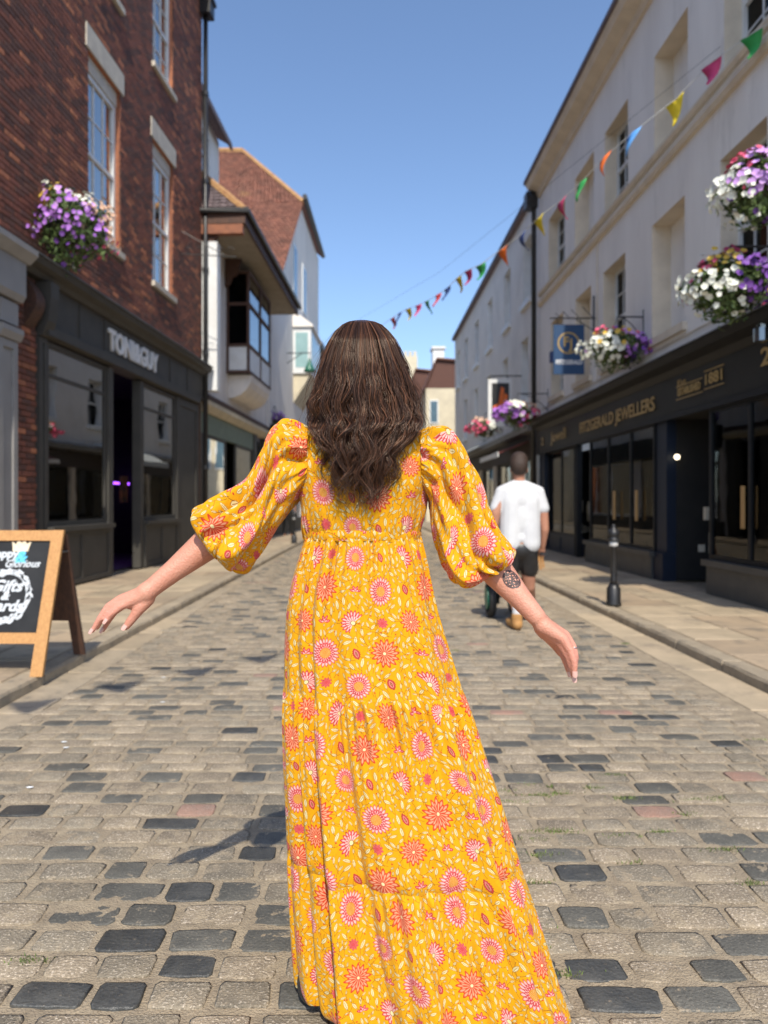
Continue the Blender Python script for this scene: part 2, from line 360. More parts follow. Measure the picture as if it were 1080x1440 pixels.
# drain channel slabs beside each kerb
def slab_part(name, me, par, x, y, z, sx, sy, mt, rz=0):
    o = bpy.data.objects.new(name, me); link(o, par); o.location = (x, y, z); o.scale = (sx, sy, 1)
    o.rotation_euler = (R.uniform(-.003, .003), R.uniform(-.004, .004), rz+R.uniform(-.003, .003))
    o.material_slots[0].link = 'OBJECT'; o.material_slots[0].material = mt; return o
def slab_mesh(seed, th=.06, bev=.02, jit=.012):
    r = random.Random(seed); c = []
    for (x, y) in ((-.5, -.5), (0, -.5), (.5, -.5), (.5, 0), (.5, .5), (0, .5), (-.5, .5), (-.5, 0)): c.append((x*(1-r.random()*jit*2), y*(1-r.random()*jit*2)))
    V = [(x, y, -th) for x, y in c]+[(x, y, -.005) for x, y in c]+[(x*(1-bev), y*(1-bev), 0) for x, y in c]
    F = [(j*8+i, j*8+(i+1) % 8, (j+1)*8+(i+1) % 8, (j+1)*8+i) for j in (0, 1) for i in range(8)]+[tuple(range(16, 24))]
    me = bpy.data.meshes.new('slab'); me.from_pydata(V, [], F); me.materials.append(M_flag[0]); me.update(); return me
SL = [slab_mesh(i) for i in range(5)]
y = .4
while y < 33:
    L_ = R.uniform(.75, 1.1); xk = lk(y+L_/2); 
    slab_part('channel_slab', R.choice(SL), road, (xk-1.955)/2, y+L_/2, .001, abs(-1.955-xk)-.012, L_-.012, R.choice((M_kerb, M_flag[0])), -.0175); y += L_
y = .5
while y < 33:
    L_ = R.uniform(.9, 1.6); slab_part('channel_slab', R.choice(SL), road, (2.335+RK)/2, y+L_/2, .001, RK-2.335-.012, L_-.012, R.choice((M_kerb, M_flag[0]))); y += L_
PZ = .075
pl = MB(); pl.slab([(-5.4, -6, PZ-.008), (lk(-6)-.02, -6, PZ-.008), (lk(60)-.02, 60, PZ-.008), (-5.4, 60, PZ-.008)][::1], .12); pave_l = tag(pl.build('left_pavement', M_joint), kind='structure')
pr = MB(); pr.slab([(RK+.02, -6, PZ-.008), (5.6, -6, PZ-.008), (5.6, 60, PZ-.008), (RK+.02, 60, PZ-.008)], .12); pave_r = tag(pr.build('right_pavement', M_joint), kind='structure')
def kerb_mesh(seed):
    r = random.Random(seed); c = []
    for x in (-.5, .5):
        ys = [-.5, -.34, -.17, 0, .17, .34, .5]
        if x > 0: ys = ys[::-1]
        ys = ys[::-1]
        for y in ys: c.append((x*(1-abs(r.gauss(0, .035))), y*.995))
    n = len(c); V = [(x, y, -.11) for x, y in c]+[(x*.99, y*.998, -.022+r.uniform(-.006, .004)) for x, y in c]+[(x*(.86-r.random()*.05), y*.985, r.uniform(-.004, .001)) for x, y in c]
    F = [(j*n+i, j*n+(i+1) % n, (j+1)*n+(i+1) % n, (j+1)*n+i) for j in (0, 1) for i in range(n)]+[tuple(range(2*n, 3*n))]
    me = bpy.data.meshes.new('kerb_stone'); me.from_pydata(V, [], F); me.materials.append(M_kerb); me.update(); return me
KB = [kerb_mesh(30+i) for i in range(7)]
y = .2
while y < 44:
    L_ = R.uniform(.7, 1.15); slab_part('kerb_stone', R.choice(KB), pave_l, lk(y+L_/2)-.075, y+L_/2, PZ+.002, .16, L_-.01, M_kerb, -.0175)
    y += L_
y = .3
while y < 44:
    L_ = R.uniform(.7, 1.2); slab_part('kerb_stone', R.choice(KB), pave_r, RK+.085, y+L_/2, PZ+.002, .17, L_-.01, M_kerb); y += L_
for side in (0, 1):
    y = .8
    while y < 34:
        L_ = R.uniform(.5, .78)
        xa, xb = (-4.75+.06*y*0+ (0.06*y if y < 17 else 1.02), lk(y)-.165) if side == 0 else (RK+.18, 4.62)
        x = xa; k = 0
        while x < xb-.05:
            wd = R.uniform(.5, .95)
            if xb-x-wd < .35: wd = xb-x
            slab_part('paving_slab', R.choice(SL), pave_l if side == 0 else pave_r, x+wd/2, y+L_/2, PZ, wd-.012, L_-.012, M_flag[0] if R.random() < .65 else M_flag[1], -.0175 if side == 0 else 0); x += wd
        y += L_
# ---------------------------------------------------------------- facade helpers
def cut_wall(mb, s0, s1, z0, z1, holes, depth=.18, mi_wall=0, mi_rev=0, blind=()):
    """a wall face at d=0 with rectangular openings and their reveals"""
    ss = sorted(set([s0, s1]+[h[i] for h in holes for i in (0, 1)])); zs = sorted(set([z0, z1]+[h[i] for h in holes for i in (2, 3)]))
    for i in range(len(ss)-1):
        for j in range(len(zs)-1):
            a, b, c, d = ss[i], ss[i+1], zs[j], zs[j+1]
            if any(h[0] <= a and h[1] >= b and h[2] <= c and h[3] >= d for h in holes): continue
            mb.cur = mi_wall; mb.quad((a, 0, c), (b, 0, c), (b, 0, d), (a, 0, d))
    mb.cur = mi_rev
    for k, h in enumerate(holes):
        a, b, c, d = h[:4]; D = -depth
        mb.quad((a, 0, c), (a, D, c), (a, D, d), (a, 0, d)); mb.quad((b, 0, c), (b, 0, d), (b, D, d), (b, D, c))
        mb.quad((a, 0, d), (a, D, d), (b, D, d), (b, 0, d)); mb.quad((a, 0, c), (b, 0, c), (b, D, c), (a, D, c))
        if k in blind: mb.cur = mi_wall; mb.quad((a, D, c), (b, D, c), (b, D, d), (a, D, d)); mb.cur = mi_rev
    mb.cur = 0
_pane_me = {}
def sash(fr, bld, s0, s1, z0, z1, rec=.13, rows=2, cols=3, fw=.07, frame_m=None, sill=True, lintel=None, label=None, half=True):
    """sash window: frame with bars, every pane a piece of its own, dark room behind"""
    frame_m = frame_m or M_whitepaint
    mb = MB(fr); d0, d1 = -rec-.05, -rec+.02; zm = (z0+z1)/2
    mb.box(s0, s0+fw, d0, d1, z0, z1); mb.box(s1-fw, s1, d0, d1, z0, z1)
    mb.box(s0+fw, s1-fw, d0, d1, z0, z0+fw*1.2); mb.box(s0+fw, s1-fw, d0, d1, z1-fw, z1)
    if half: mb.box(s0+fw, s1-fw, d0-.03, d1-.003, zm-.03, zm+.03)
    a, b = s0+fw, s1-fw; panes = []
    halves = ((z0+fw*1.2, zm-.03), (zm+.03, z1-fw)) if half else ((z0+fw*1.2, z1-fw),)
    for (za, zb) in halves:
        for i in range(1, cols): mb.box(a+(b-a)*i/cols-.012, a+(b-a)*i/cols+.012, d0+.005, d1-.02, za, zb)
        for j in range(1, rows): 
            zz = za+(zb-za)*j/rows; mb.box(a, b, d0+.008, d1-.023, zz-.012, zz+.012)
        for i in range(cols):
            for j in range(rows): panes.append((a+(b-a)*i/cols+.012, a+(b-a)*(i+1)/cols-.012, za+(zb-za)*j/rows+.012, za+(zb-za)*(j+1)/rows-.012))
    w_ = mb.build('window', frame_m, bld)
    if label: w_['label'] = label
    for (pa, pb, pc, pd) in panes:
        q = MB(fr); j = R.uniform(-.003, .003); q.box(pa, pb, -rec-.022+j, -rec-.017+j, pc, pd); q.build('pane', M_pane, w_)
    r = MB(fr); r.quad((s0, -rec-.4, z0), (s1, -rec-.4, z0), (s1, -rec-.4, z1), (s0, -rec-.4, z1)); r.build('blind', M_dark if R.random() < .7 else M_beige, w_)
    if sill:
        q = MB(fr); q.box(s0-.06, s1+.06, -rec+.025, .07, z0-.10, z0-.004); q.build('sill', M_stone, w_)
    return w_
def shop_room(fr, bld, s0, s1, z0, z1, depth=3.0, d0=-.25):
    mb = MB(fr); a = d0-depth
    mb.quad((s0, a, z0), (s1, a, z0), (s1, a, z1), (s0, a, z1)); mb.quad((s0, d0, z0), (s0, a, z0), (s0, a, z1), (s0, d0, z1)); mb.quad((s1, d0, z0), (s1, d0, z1), (s1, a, z1), (s1, a, z0))
    mb.quad((s0, d0, z1), (s0, a, z1), (s1, a, z1), (s1, d0, z1)); mb.cur = 1; mb.quad((s0, d0, z0), (s1, d0, z0), (s1, a, z0), (s0, a, z0))
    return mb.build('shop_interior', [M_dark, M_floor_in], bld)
def shop_window(fr, bld, s0, s1, z0, z1, d, fm, mull=(), trans=None, fw=.07, name='shop_window', gm=None):
    mb = MB(fr); mb.box(s0, s0+fw, d-.06, d, z0, z1); mb.box(s1-fw, s1, d-.06, d, z0, z1); mb.box(s0+fw, s1-fw, d-.06, d, z0, z0+fw); mb.box(s0+fw, s1-fw, d-.06, d, z1-fw, z1)
    e = [s0+fw]+list(mull)+[s1-fw]
    for x in mull: mb.box(x-.03, x+.03, d-.055, d-.004, z0+fw, z1-fw)
    if trans: mb.box(s0+fw, s1-fw, d-.052, d-.007, trans-.025, trans+.025)
    w_ = mb.build(name, fm, bld)
    for i in range(len(e)-1):
        for (za, zb) in (((z0+fw, trans-.02), (trans+.02, z1-fw)) if trans else ((z0+fw, z1-fw),)):
            q = MB(fr); q.box(e[i]+(.03 if i else 0), e[i+1]-(.03 if i < len(e)-2 else 0), d-.034, d-.026, za, zb); q.build('pane', gm or (M_salon_glass if fr is A else M_glass), w_)
    return w_
def panelled(fr, par, name, s0, s1, z0, z1, d0, d1, m_, n=1, inset=.02, bd=.07):
    """a block with framed recessed panels on its face"""
    mb = MB(fr); mb.box(s0, s1, d0, d1-inset, z0, z1)
    mb.box(s0, s1, d1-inset, d1, z0, z0+bd); mb.box(s0, s1, d1-inset, d1, z1-bd, z1)
    for i in range(n+1):
        c = s0+(s1-s0)*i/n; a = max(s0, c-bd/2 if 0 < i < n else c-bd if i == n else c); b = min(s1, a+bd); mb.box(a, b, d1-inset, d1, z0+bd, z1-bd)
    return mb.build(name, m_, par)

# ---------------------------------------------------------------- left: brick building
A = Frame(-4.89, 0, -4.89+.0673*20, 20, True)
sy = A.sy
brickb = empty('brick_building', 'dark red brick Georgian building with white sash windows above a grey shopfront', 'building', A(sy(13), 0, 0))
SA, SB, ZB, ZT = sy(6.2), sy(16.86), 4.36, 13.4
W1 = (sy(11.03), sy(12.22)); W2 = (sy(13.72), sy(14.88)); W0 = (sy(6.3), sy(7.5))
holes = [(*W1, 5.36, 8.02), (*W2, 5.36, 8.02), (*W1, 9.42, 11.7), (*W2, 9.42, 11.7), (*W0, 5.36, 8.02), (*W0, 9.42, 11.7)]
mb = MB(A); cut_wall(mb, SA, SB, ZB, ZT, holes, .16, 0, 1)
mb.box(SB-.01, SB+.0, -6, -.012, 0, ZT); mb.box(SA, SB-.02, -6, -5.8, 0, ZT)
mb.cur = 0; mb.box(sy(8.81), sy(9.52), -.3, -.012, 0, ZB)
mb.build('mortar_wall', [M_mortar, brick_cols[2]], brickb)
# bricks: the nearest as parts, the rest joined
def lay(fr, s0, s1, z0, z1, holes, out):
    z = z0; k = 0; bl, bh = .215, .065
    while z < z1-.03:
        s = s0-(.1125 if k % 2 else 0)
        while s < s1:
            a, b = max(s, s0), min(s+bl, s1); segs = [(a, b)]
            for h in holes:
                if z+bh > h[2]+.01 and z < h[3]-.01:
                    ns = []
                    for (p, q) in segs:
                        if q <= h[0] or p >= h[1]: ns.append((p, q))
                        else:
                            if p < h[0]-.03: ns.append((p, h[0]))
                            if q > h[1]+.03: ns.append((h[1], q))
                    segs = ns
            for (p, q) in segs:
                if q-p > .03: out.append((p, q, z, min(z+bh, z1)))
            s += bl+.01
        z += bh+.01; k += 1
bricks = []
hb = [(h[0]-.0, h[1]+.0, h[2]-.10, h[3]+.40) for h in holes]
hb = []
for h in holes: hb.append((h[0], h[1], h[2]-.10, h[3])); hb.append((h[0]-.1, h[1]+.12, h[3], h[3]+.36)); hb.append((h[0]-.06, h[1]+.06, h[2]-.11, h[2]))
lay(A, SA, SB, ZB+.01, ZT, hb, bricks)
lay(A, sy(8.82), sy(9.52), .16, 4.1, [], bricks)
def vis_brick(b):
    p = A((b[0]+b[1])/2, 0, b[2]); px = 515+1040*p.x/p.y; py = 705-1040*(p.z-H)/p.y
    return px > -6 and py > -6
vb = sorted([b for b in bricks if vis_brick(b)], key=lambda b: A(b[0], 0, b[2]).y)[:300]
vid = set(id(b) for b in vb)
bm_ = bpy.data.meshes.new('brick'); q = MB(); q.box(-.5, .5, -.5, .5, -.5, .5)
V = [(-.5, -.5, -.5), (.5, -.5, -.5), (.5, -.5, .5), (-.5, -.5, .5), (-.48, -.42, -.42)]
bv = []
for (k, dd) in ((1, .5), (1, -.38), (.975, -.5)):
    for (x, z) in ((-.5, -.5), (.5, -.5), (.5, .5), (-.5, .5)): bv.append((x*k, dd, z*(k if k == 1 else .92)))
bf = [(j*4+i, j*4+(i+1) % 4, (j+1)*4+(i+1) % 4, (j+1)*4+i) for j in (0, 1) for i in range(4)]+[(8, 9, 10, 11)]
bm_.from_pydata(bv, [], bf); bm_.materials.append(brick_cols[0]); bm_.update()
def bcol(b):
    v = noise.noise(Vector((b[0]*.5, b[2]*.4, 3)))
    r = R.random()+v*.25; return 1 if r < .38 else 0 if r < .90 else 2
inv = wm(brickb).inverted()
for b in vb:
    o = bpy.data.objects.new('brick', bm_); link(o, brickb); o.location = inv @ A((b[0]+b[1])/2, -.012+R.uniform(-.002, .003), (b[2]+b[3])/2)
    o.rotation_euler = (0, 0, A.rz+math.pi); o.rotation_euler.z = math.atan2(-A.n.y, -A.n.x)-math.pi/2
    o.scale = (b[1]-b[0], .045, b[3]-b[2]); o.material_slots[0].link = 'OBJECT'; o.material_slots[0].material = brick_cols[bcol(b)]
mb = MB(A)
for b in bricks:
    if id(b) in vid: continue
    mb.cur = bcol(b); mb.quad; d = .008+R.uniform(-.002, .003); i0 = len(mb.v)
    for (k, dd) in ((0, -.02), (0, d-.004), (.004, d)):
        for (x, z) in ((b[0]+k, b[2]+k), (b[1]-k, b[2]+k), (b[1]-k, b[3]-k), (b[0]+k, b[3]-k)): mb.v.append(A(x, dd, z))
    for j in (0, 1):
        for i in range(4): mb.f.append((i0+j*4+i, i0+j*4+(i+1) % 4, i0+(j+1)*4+(i+1) % 4, i0+(j+1)*4+i)); mb.mi.append(mb.cur)
    mb.f.append((i0+8, i0+9, i0+10, i0+11)); mb.mi.append(mb.cur)
tag(mb.build('brickwork', brick_cols, brickb), kind='stuff')
for h in holes:
    w_ = sash(A, brickb, h[0]+.002, h[1]-.002, h[2]+.002, h[3]-.25, .10, 2, 3)
    q = MB(A); q.box(h[0]-.1, h[1]+.12, -.02, .025, h[3]+.002, h[3]+.35); q.build('lintel', M_stone, w_)
    q = MB(A); q.box(h[0]+.001, h[1]-.001, -.14, -.06, h[3]-.246, h[3]-.001); q.build('head_panel', M_stone, w_)
q = MB(A); q.prism([(-.2, ZT), (.25, ZT), (.32, ZT+.12), (.32, ZT+.2), (-.2, ZT+.2)], SA, SB); q.build('parapet', M_stone, brickb)
# shopfront
sf = [sy(9.62), sy(16.72)]
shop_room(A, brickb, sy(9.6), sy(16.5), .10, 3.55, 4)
q = MB(A); q.prism([(-.05, 4.12), (.10, 4.12), (.14, 4.18), (.24, 4.22), (.27, 4.30), (-.05, 4.37)], SA, SB-.02); q.build('cornice', M_greyshop, brickb)
q = MB(A); q.prism([(-.04, 4.372), (.29, 4.305), (.29, 4.318), (-.04, 4.39)], SA, SB-.02); q.build('lead_flashing', M_lead, brickb)
q = MB(A); q.box(sy(9.55), SB-.02, -.2, .06, 3.56, 4.118)
for yy in (10.6, 11.45, 14.5, 15.6): q.box(sy(yy), sy(yy)+.03, .06, .075, 3.6, 4.1)
q.box(sy(9.55), SB-.02, .06, .085, 3.56, 3.60); fascia = q.build('fascia', M_greyshop, brickb)
Mx = face_matrix(A((sy(11.5)+sy(13.85))/2, .075, 3.80), (A.u.x, A.u.y, 0))
text('sign_lettering', 'TONI&GUY', M_letter, Mx, .46, .02, fascia, .92, .012)
q = MB(A); q.prism([(-.1, 3.40), (.12, 3.44), (.12, 3.555), (-.1, 3.555)], sy(9.62), sy(16.4)); q.build('lower_cornice', M_greyshop, brickb)
panelled(A, brickb, 'pilaster', sy(9.52), sy(9.72), .10, 3.4, -.1, .05, M_greyshop)
q = MB(A); q.prism([(0, 3.4), (.08, 3.42), (.16, 3.6), (.2, 3.9), (.2, 4.1), (0, 4.1)], sy(9.52), sy(9.74)); q.build('console', M_greyshop, brickb)
panelled(A, brickb, 'pilaster', sy(15.0), sy(16.45), .10, 3.4, -.1, .05, M_greyshop, 1, .02, .16)
panelled(A, brickb, 'stall_riser', sy(9.74), sy(11.66), .10, .86, -.1, .08, M_greyshop, 2)
q = MB(A); q.box(sy(9.72), sy(11.70), -.1, .14, .862, .93); q.build('shop_sill', M_greyshop, brickb)
shop_window(A, brickb, sy(9.74), sy(11.66), .932, 3.39, .02, M_greyshop, (), 2.95)
q = MB(A); q.box(sy(11.66), sy(11.83), -.1, .05, .10, 3.39); q.box(sy(13.0), sy(13.15), -.1, .05, .10, 3.39); q.build('door_jamb', M_greyshop, brickb)
panelled(A, brickb, 'stall_riser', sy(13.17), sy(14.98), .10, .86, -.1, .08, M_greyshop, 2)
q = MB(A); q.box(sy(13.15), sy(15.0), -.1, .14, .862, .93); q.build('shop_sill', M_greyshop, brickb)
shop_window(A, brickb, sy(13.17), sy(14.98), .932, 3.39, .02, M_greyshop, (), 2.95)
# recessed glazed door
dr = MB(A); dr.box(sy(11.86), sy(11.96), -1.2, -1.14, .12, 3.3); dr.box(sy(12.87), sy(12.97), -1.2, -1.14, .12, 3.3); dr.box(sy(11.96), sy(12.87), -1.2, -1.14, .12, .35); dr.box(sy(11.96), sy(12.87), -1.2, -1.14, 2.35, 2.45)
dr = dr.build('door', M_greyshop, brickb); q = MB(A); q.box(sy(11.96), sy(12.87), -1.178, -1.17, .35, 2.35); q.build('pane', M_glass, dr)
q = MB(A); q.tube([(sy(12.05), -1.1, .9), (sy(12.05), -1.1, 1.6)], .015); q.build('handle', M_letter, dr)
# violet light strip and shelves inside the salon
q = MB(A); q.box(sy(14.2), sy(16.4), -1.55, -1.5, 1.64, 1.68); q.build('light_strip', mat('violet_light_strip', (.2, .05, .5), emit=(.35, .08, 1), es=3), brickb)
q = MB(A)
for zz in (.95, 1.48, 2.0): q.box(sy(9.9), sy(16.2), -3.5, -3.1, zz, zz+.03)
for i in range(26): 
    s = sy(R.uniform(10, 16)); zz = R.choice((.98, 2.03)); q.tube([(s, -3.25, zz), (s, -3.25, zz+R.uniform(.12, .26))], .035, 6)
q.build('salon_shelf', mat('salon_shelf_grey', (.05, .05, .052)), brickb)
q = MB(A); q.box(sy(13.9), sy(14.2), -.7, -.66, 1.25, 1.75); q.build('poster', mat('orange_brown_poster', (.35, .11, .05), (.06, .05, .05), 7), brickb)
q = MB(A); q.box(SB-.5, SB-.28, -.08, -.0, 0, .1); 
# side scroll bracket on the corner pier
q = MB(A); prof = []
for i in range(14):
    a = i/13*math.pi; prof.append((.02+.17*math.sin(a)*(1-.15*i/13), 4.06-.58*i/13))
q.prism([(-.05, 4.06)]+prof+[(-.05, 3.48)], sy(9.2), sy(9.42)); q.build('corner_console', mat('weathered_oak', (.10, .045, .028), (.05, .028, .02), 24, .7, .6, 60), brickb)

# neighbour: pale grey shopfront running out of frame
ng = empty('pale_grey_shopfront', 'pale grey panelled shopfront pilaster beside the brick pier, left picture edge', 'shopfront', A(sy(8.5), 0, 0))
q = MB(A); q.box(SA, sy(8.80), -.3, .05, 0.1, 3.62); q.build('wall', M_palegrey, ng)
panelled(A, ng, 'pilaster', sy(8.40), sy(8.80), .10, 3.15, .05, .16, M_palegrey, 1, .025, .09)
q = MB(A); q.prism([(.05, 3.16), (.18, 3.16), (.22, 3.24), (.22, 3.3), (.05, 3.34)], sy(8.38), sy(8.83)); q.box(sy(8.42), sy(8.79), .05, .17, 3.341, 3.60); q.build('capital', M_palegrey, ng)
q = MB(A); q.prism([(.0, 3.63), (.2, 3.63), (.24, 3.7), (.24, 4.1), (.0, 4.1)], SA, sy(8.84)); q.build('entablature', M_palegrey, ng)
q = MB(A); q.prism([(.0, 4.101), (.26, 4.101), (.36, 4.2), (.36, 4.26), (.0, 4.3)], SA, sy(8.9)); q.build('cornice', M_palegrey, ng)
for yy in (7.2, 7.9): panelled(A, ng, 'door_panel', sy(yy), sy(yy+.55), .3, 2.9, .05, .09, M_palegrey, 1, .02)

# rain pipe between brick building and timbered house
dp = empty('downpipe', 'black rainwater downpipe with hopper at the brick building corner', 'downpipe', A(SB-.05, .12, 0))
q = MB(A); q.tube([(SB-.02, .10, .1), (SB-.02, .10, 12.3)], .055, 8); q.build('pipe', M_black, dp, True)
q = MB(A); q.box(SB-.2, SB+.15, .0, .26, 12.3, 12.62); q.box(SB-.24, SB+.19, .0, .30, 12.62, 12.7); q.build('hopper', M_black, dp)
q = MB(A)
for zz in (2, 4.6, 6.5, 8.5, 10.5): q.tube([(SB-.02, .10, zz), (SB-.02, .10, zz+.09)], .072, 8)
q.build('pipe_collar', M_black, dp)

# ---------------------------------------------------------------- left: timbered house with oriel
B = Frame(-3.84, 16.92, -3.84+.052*10, 26.92, True)
by = lambda y: (y-16.92)/B.u.y
th = empty('timbered_house', 'white timbered house with dark brown oriel window and deep jettied eave', 'house', B(4, 0, 0))
BE = by(25.2)
q = MB(B); cut_wall(q, 0, BE, 3.78, 7.75, [(by(19.6), by(22.5), 5.4, 7.3)], .1); q.box(0, .012, -5, -.001, 0, 9.6); q.box(.013, BE, -5, -4.9, 0, 7.7); q.build('wall', M_whiterender, th)
q = MB(B); q.box(-.03, .26, -.02, .44, 3.80, 7.2); q.build('corner_post', M_whitepaint, th)
q = MB(B); q.box(.0, BE, -.1, .14, 3.62, 3.778); q.build('jetty_beam', M_wooddark, th)
q = MB(B); q.prism([(-.1, 3.36), (.1, 3.36), (.22, 3.5), (.22, 3.6), (-.1, 3.615)], .0, BE); q.build('cornice', M_cream, th)
q = MB(B); q.box(0, by(22.8), -.05, .05, 2.86, 3.355); q.build('fascia', M_green, th)
q = MB(B); q.box(.0, .28, -.1, .06, .08, 2.855); q.box(by(22.8), by(23.3), -.1, .08, .08, 3.355); q.box(by(24.6), BE, -.1, .08, .08, 3.355); q.build('pier', M_greyshop, th)
q = MB(B); q.box(.28, by(22.8), -.1, .06, .08, .7); q.build('stall_riser', M_greyshop, th)
shop_window(B, th, .28, by(19.4), .702, 2.85, .04, M_greyshop); shop_window(B, th, by(20.5), by(22.8), .702, 2.85, .04, M_greyshop)
shop_room(B, th, .2, BE, .09, 3.3, 3)
q = MB(B); q.box(by(18), by(18.35), -.6, -.5, .9, 2.0); q.box(by(21.2), by(21.5), -.6, -.5, .9, 1.9); q.build('display', mat('teal_display', (.08, .22, .24)), th)
# oriel
oa, ob = by(19.55), by(22.65); od = .62
q = MB(B); q.box(oa+.02, ob-.02, 0, od-.02, 4.72, 5.38); q.build('oriel_panel', M_whitepaint, th)
q = MB(B); 
for (s, d) in ((oa, .0), (oa, od-.07), (ob-.07, od-.07), (ob-.07, 0), ((oa+ob)/2, od-.065)): q.box(s, s+.07, d, d+.07, 4.66, 7.35)
for zz in (4.66, 5.36, 6.45, 7.28): 
    q.box(oa-.003, ob+.003, od-.06, od+.012, zz, zz+.075); q.box(oa-.012, oa+.06, .0, od-.061, zz, zz+.075)
ori = q.build('oriel_frame', M_wooddark, th)
for (za, zb) in ((5.435, 6.45), (6.525, 7.28)):
    q = MB(B); q.box(oa+.03, oa+.036, .07, od-.07, za, zb); q.build('pane', M_lead_glass, ori)
    for (p, r) in ((oa+.07, (oa+ob)/2), ((oa+ob)/2+.07, ob-.07)): q = MB(B); q.box(p, r, od-.035, od-.029, za, zb); q.build('pane', M_lead_glass, ori)
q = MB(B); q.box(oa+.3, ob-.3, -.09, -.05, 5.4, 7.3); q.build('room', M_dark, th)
q = MB(B); pr_ = [(0, 4.655), (od, 4.655)]+[(od*(math.cos(a)), 4.655-.62*math.sin(a)) for a in [i*math.pi/12 for i in range(1, 6)]]+[(0, 4.03)]
q.prism(pr_, oa+.25, ob-.1); q.build('oriel_corbel', M_whiterender, th)
# eave: soffit, fascia boards, gutter, brackets
q = MB(B); q.box(-.05, BE, -.1, 1.05, 7.62, 7.66); q.build('soffit', mat('shade_toned_plaster', (.34, .29, .22), (.28, .24, .18), 3, .9), th)  # light beige soffit; under-eave shade is painted into its darker colour
q = MB(B); q.box(-.10, BE, 1.05, 1.10, 7.58, 7.86); q.box(-.10, -.06, .0, 1.049, 7.58, 7.86); q.build('fascia_board', M_wooddark, th)
q = MB(B); q.tube([(-.16, 0, 7.86), (-.16, 1.16, 7.86), (BE+.05, 1.16, 7.86)], .065, 8); q.build('gutter', M_black, th)
q = MB(B); q.box(-.09, .10, .02, 1.04, 7.36, 7.575); q.build('eave_beam', M_orangebeam, th)
for s in (.0, oa-.2, ob+.15):
    q = MB(B); q.prism([(.02, 7.34 if s < .01 else 7.6), (.45, 7.34 if s < .01 else 7.6), (.32, 7.2), (.2, 7.15), (.13, 6.95), (.02, 6.9)], s, s+.14); q.build('eave_bracket', M_wooddark, th)
def tiled(name, P0, P1, P2, P3, par, cols, rows, mt, vary=0):
    """courses of lapped tiles on the quad P0(bottom left) P1(bottom right) P2(top right) P3(top left)"""
    P0, P1, P2, P3 = map(Vector, (P0, P1, P2, P3)); n = (P1-P0).cross(P3-P0).normalized(); q = MB()
    if n.z < 0: n = -n
    for j in range(rows):
        for i in range(cols):
            if True:
                a, b = (i+(.5 if j % 2 else 0))/cols, (i+1+(.5 if j % 2 else 0))/cols-.004
                a, b = max(0, a), min(1, b)
                if b-a < .2/cols: continue
                c, d = j/rows, min(1, (j+1.15)/rows); pt = lambda u, v: P0*(1-u)*(1-v)+P1*u*(1-v)+P2*u*v+P3*(1-u)*v
                h = .035+R.uniform(-.006, .008); i0 = len(q.v)
                q.v += [pt(a, c)+n*h, pt(b, c)+n*h, pt(b, d)+n*.006, pt(a, d)+n*.006, pt(a, c)-n*.01, pt(b, c)-n*.01]
                q.f += [(i0, i0+1, i0+2, i0+3), (i0+4, i0+5, i0+1, i0), (i0+4, i0, i0+3), (i0+5, i0+2, i0+1)]; q.mi += [0]*4
    q.cur = 0; q.quad(P0-n*.012, P1-n*.012, P2-n*.012, P3-n*.012) if False else None
    b0 = len(q.v); q.v += [p-n*.015 for p in (P0, P1, P2, P3)]; q.f.append((b0, b0+1, b0+2, b0+3)); q.mi.append(0)
    return tag(q.build(name, mt, par), kind='stuff')
e0 = B(-.1, 1.08, 7.88); e1 = B(BE, 1.08, 7.88); r1 = B(BE, -1.4, 10.3); r0 = B(1.5, -1.4, 10.3); eb = B(-.1, -4, 7.88)
tiled('roof_tiles', e0, e1, r1, r0, th, 52, 28, M_slate)
tiled('roof_tiles', eb, e0, r0, B(1.5, -4, 10.3), th, 30, 24, M_slate)
q = MB(); q.tube([e0, r0], .09, 6); q.build('hip_tiles', M_lichen, th)

# taller upper storey behind it
us = empty('white_upper_storey', 'white boarded upper storey with small roof rising behind the brick corner', 'house', (-5, 19, 8))
U = Frame(-4.55, 17.2, -4.30, 21.6, True)
q = MB(U); cut_wall(q, 0, 4.4, 8.2, 11.75, [(.9, 1.7, 10.1, 11.3), (2.6, 3.4, 10.1, 11.3)], .1); q.box(4.38, 4.4, -3, -.01, 8, 11.7); q.box(0, .02, -3, -.01, 8, 11.7); q.build('wall', M_whiterender, us)
for s in (.9, 2.6): sash(U, us, s, s+.8, 10.1, 11.3, .06, 1, 2, .05)
q = MB(U); q.slab([(-.2, .35, 11.78), (4.6, .35, 11.78), (4.2, -2, 13.0), (0, -2, 13.0)], .08); q.box(-.2, 4.6, .30, .36, 11.6, 11.7); q.build('roof', M_slate, us)

# ---------------------------------------------------------------- left: big tiled gabled house
C = Frame(-3.2, 27.5, -2.6, 40.3, True)
gh = empty('gabled_house', 'tall whitewashed house with steep red clay tile roof beyond the oriel', 'house', C(5, 0, 0))
q = MB(C); L3 = C.L; s33 = (33-27.5)/C.u.y
wv = [(-2.2, 0), (L3, 0), (L3, 14.45), (s33, 14.45), (0, 10.0), (-2.2, 8.0)]
q.quad(*[(s, 0, z) for s, z in wv]); q.box(L3-.02, L3, -6, -.01, 0, 14.4); q.box(-2.2, -2.18, -8, -.01, 0, 8.0); q.build('wall', M_whiterender, gh)
Pc = Vector((-6.1, 36.6, 18.6)); Pd = Vector((-14, 36.6, 18.6)); Pa = C(-.05, .15, 9.98); Pb = C(s33-.05, .15, 14.6); Pe = Vector((-14, 27.2, 9.98)); Pf = C(L3, .15, 14.6); Pg = Vector((-6.1, 44, 18.6))
Pa2 = C(-2.3, .15, 8.05); Pe2 = Vector((-14, 25.2, 8.05))
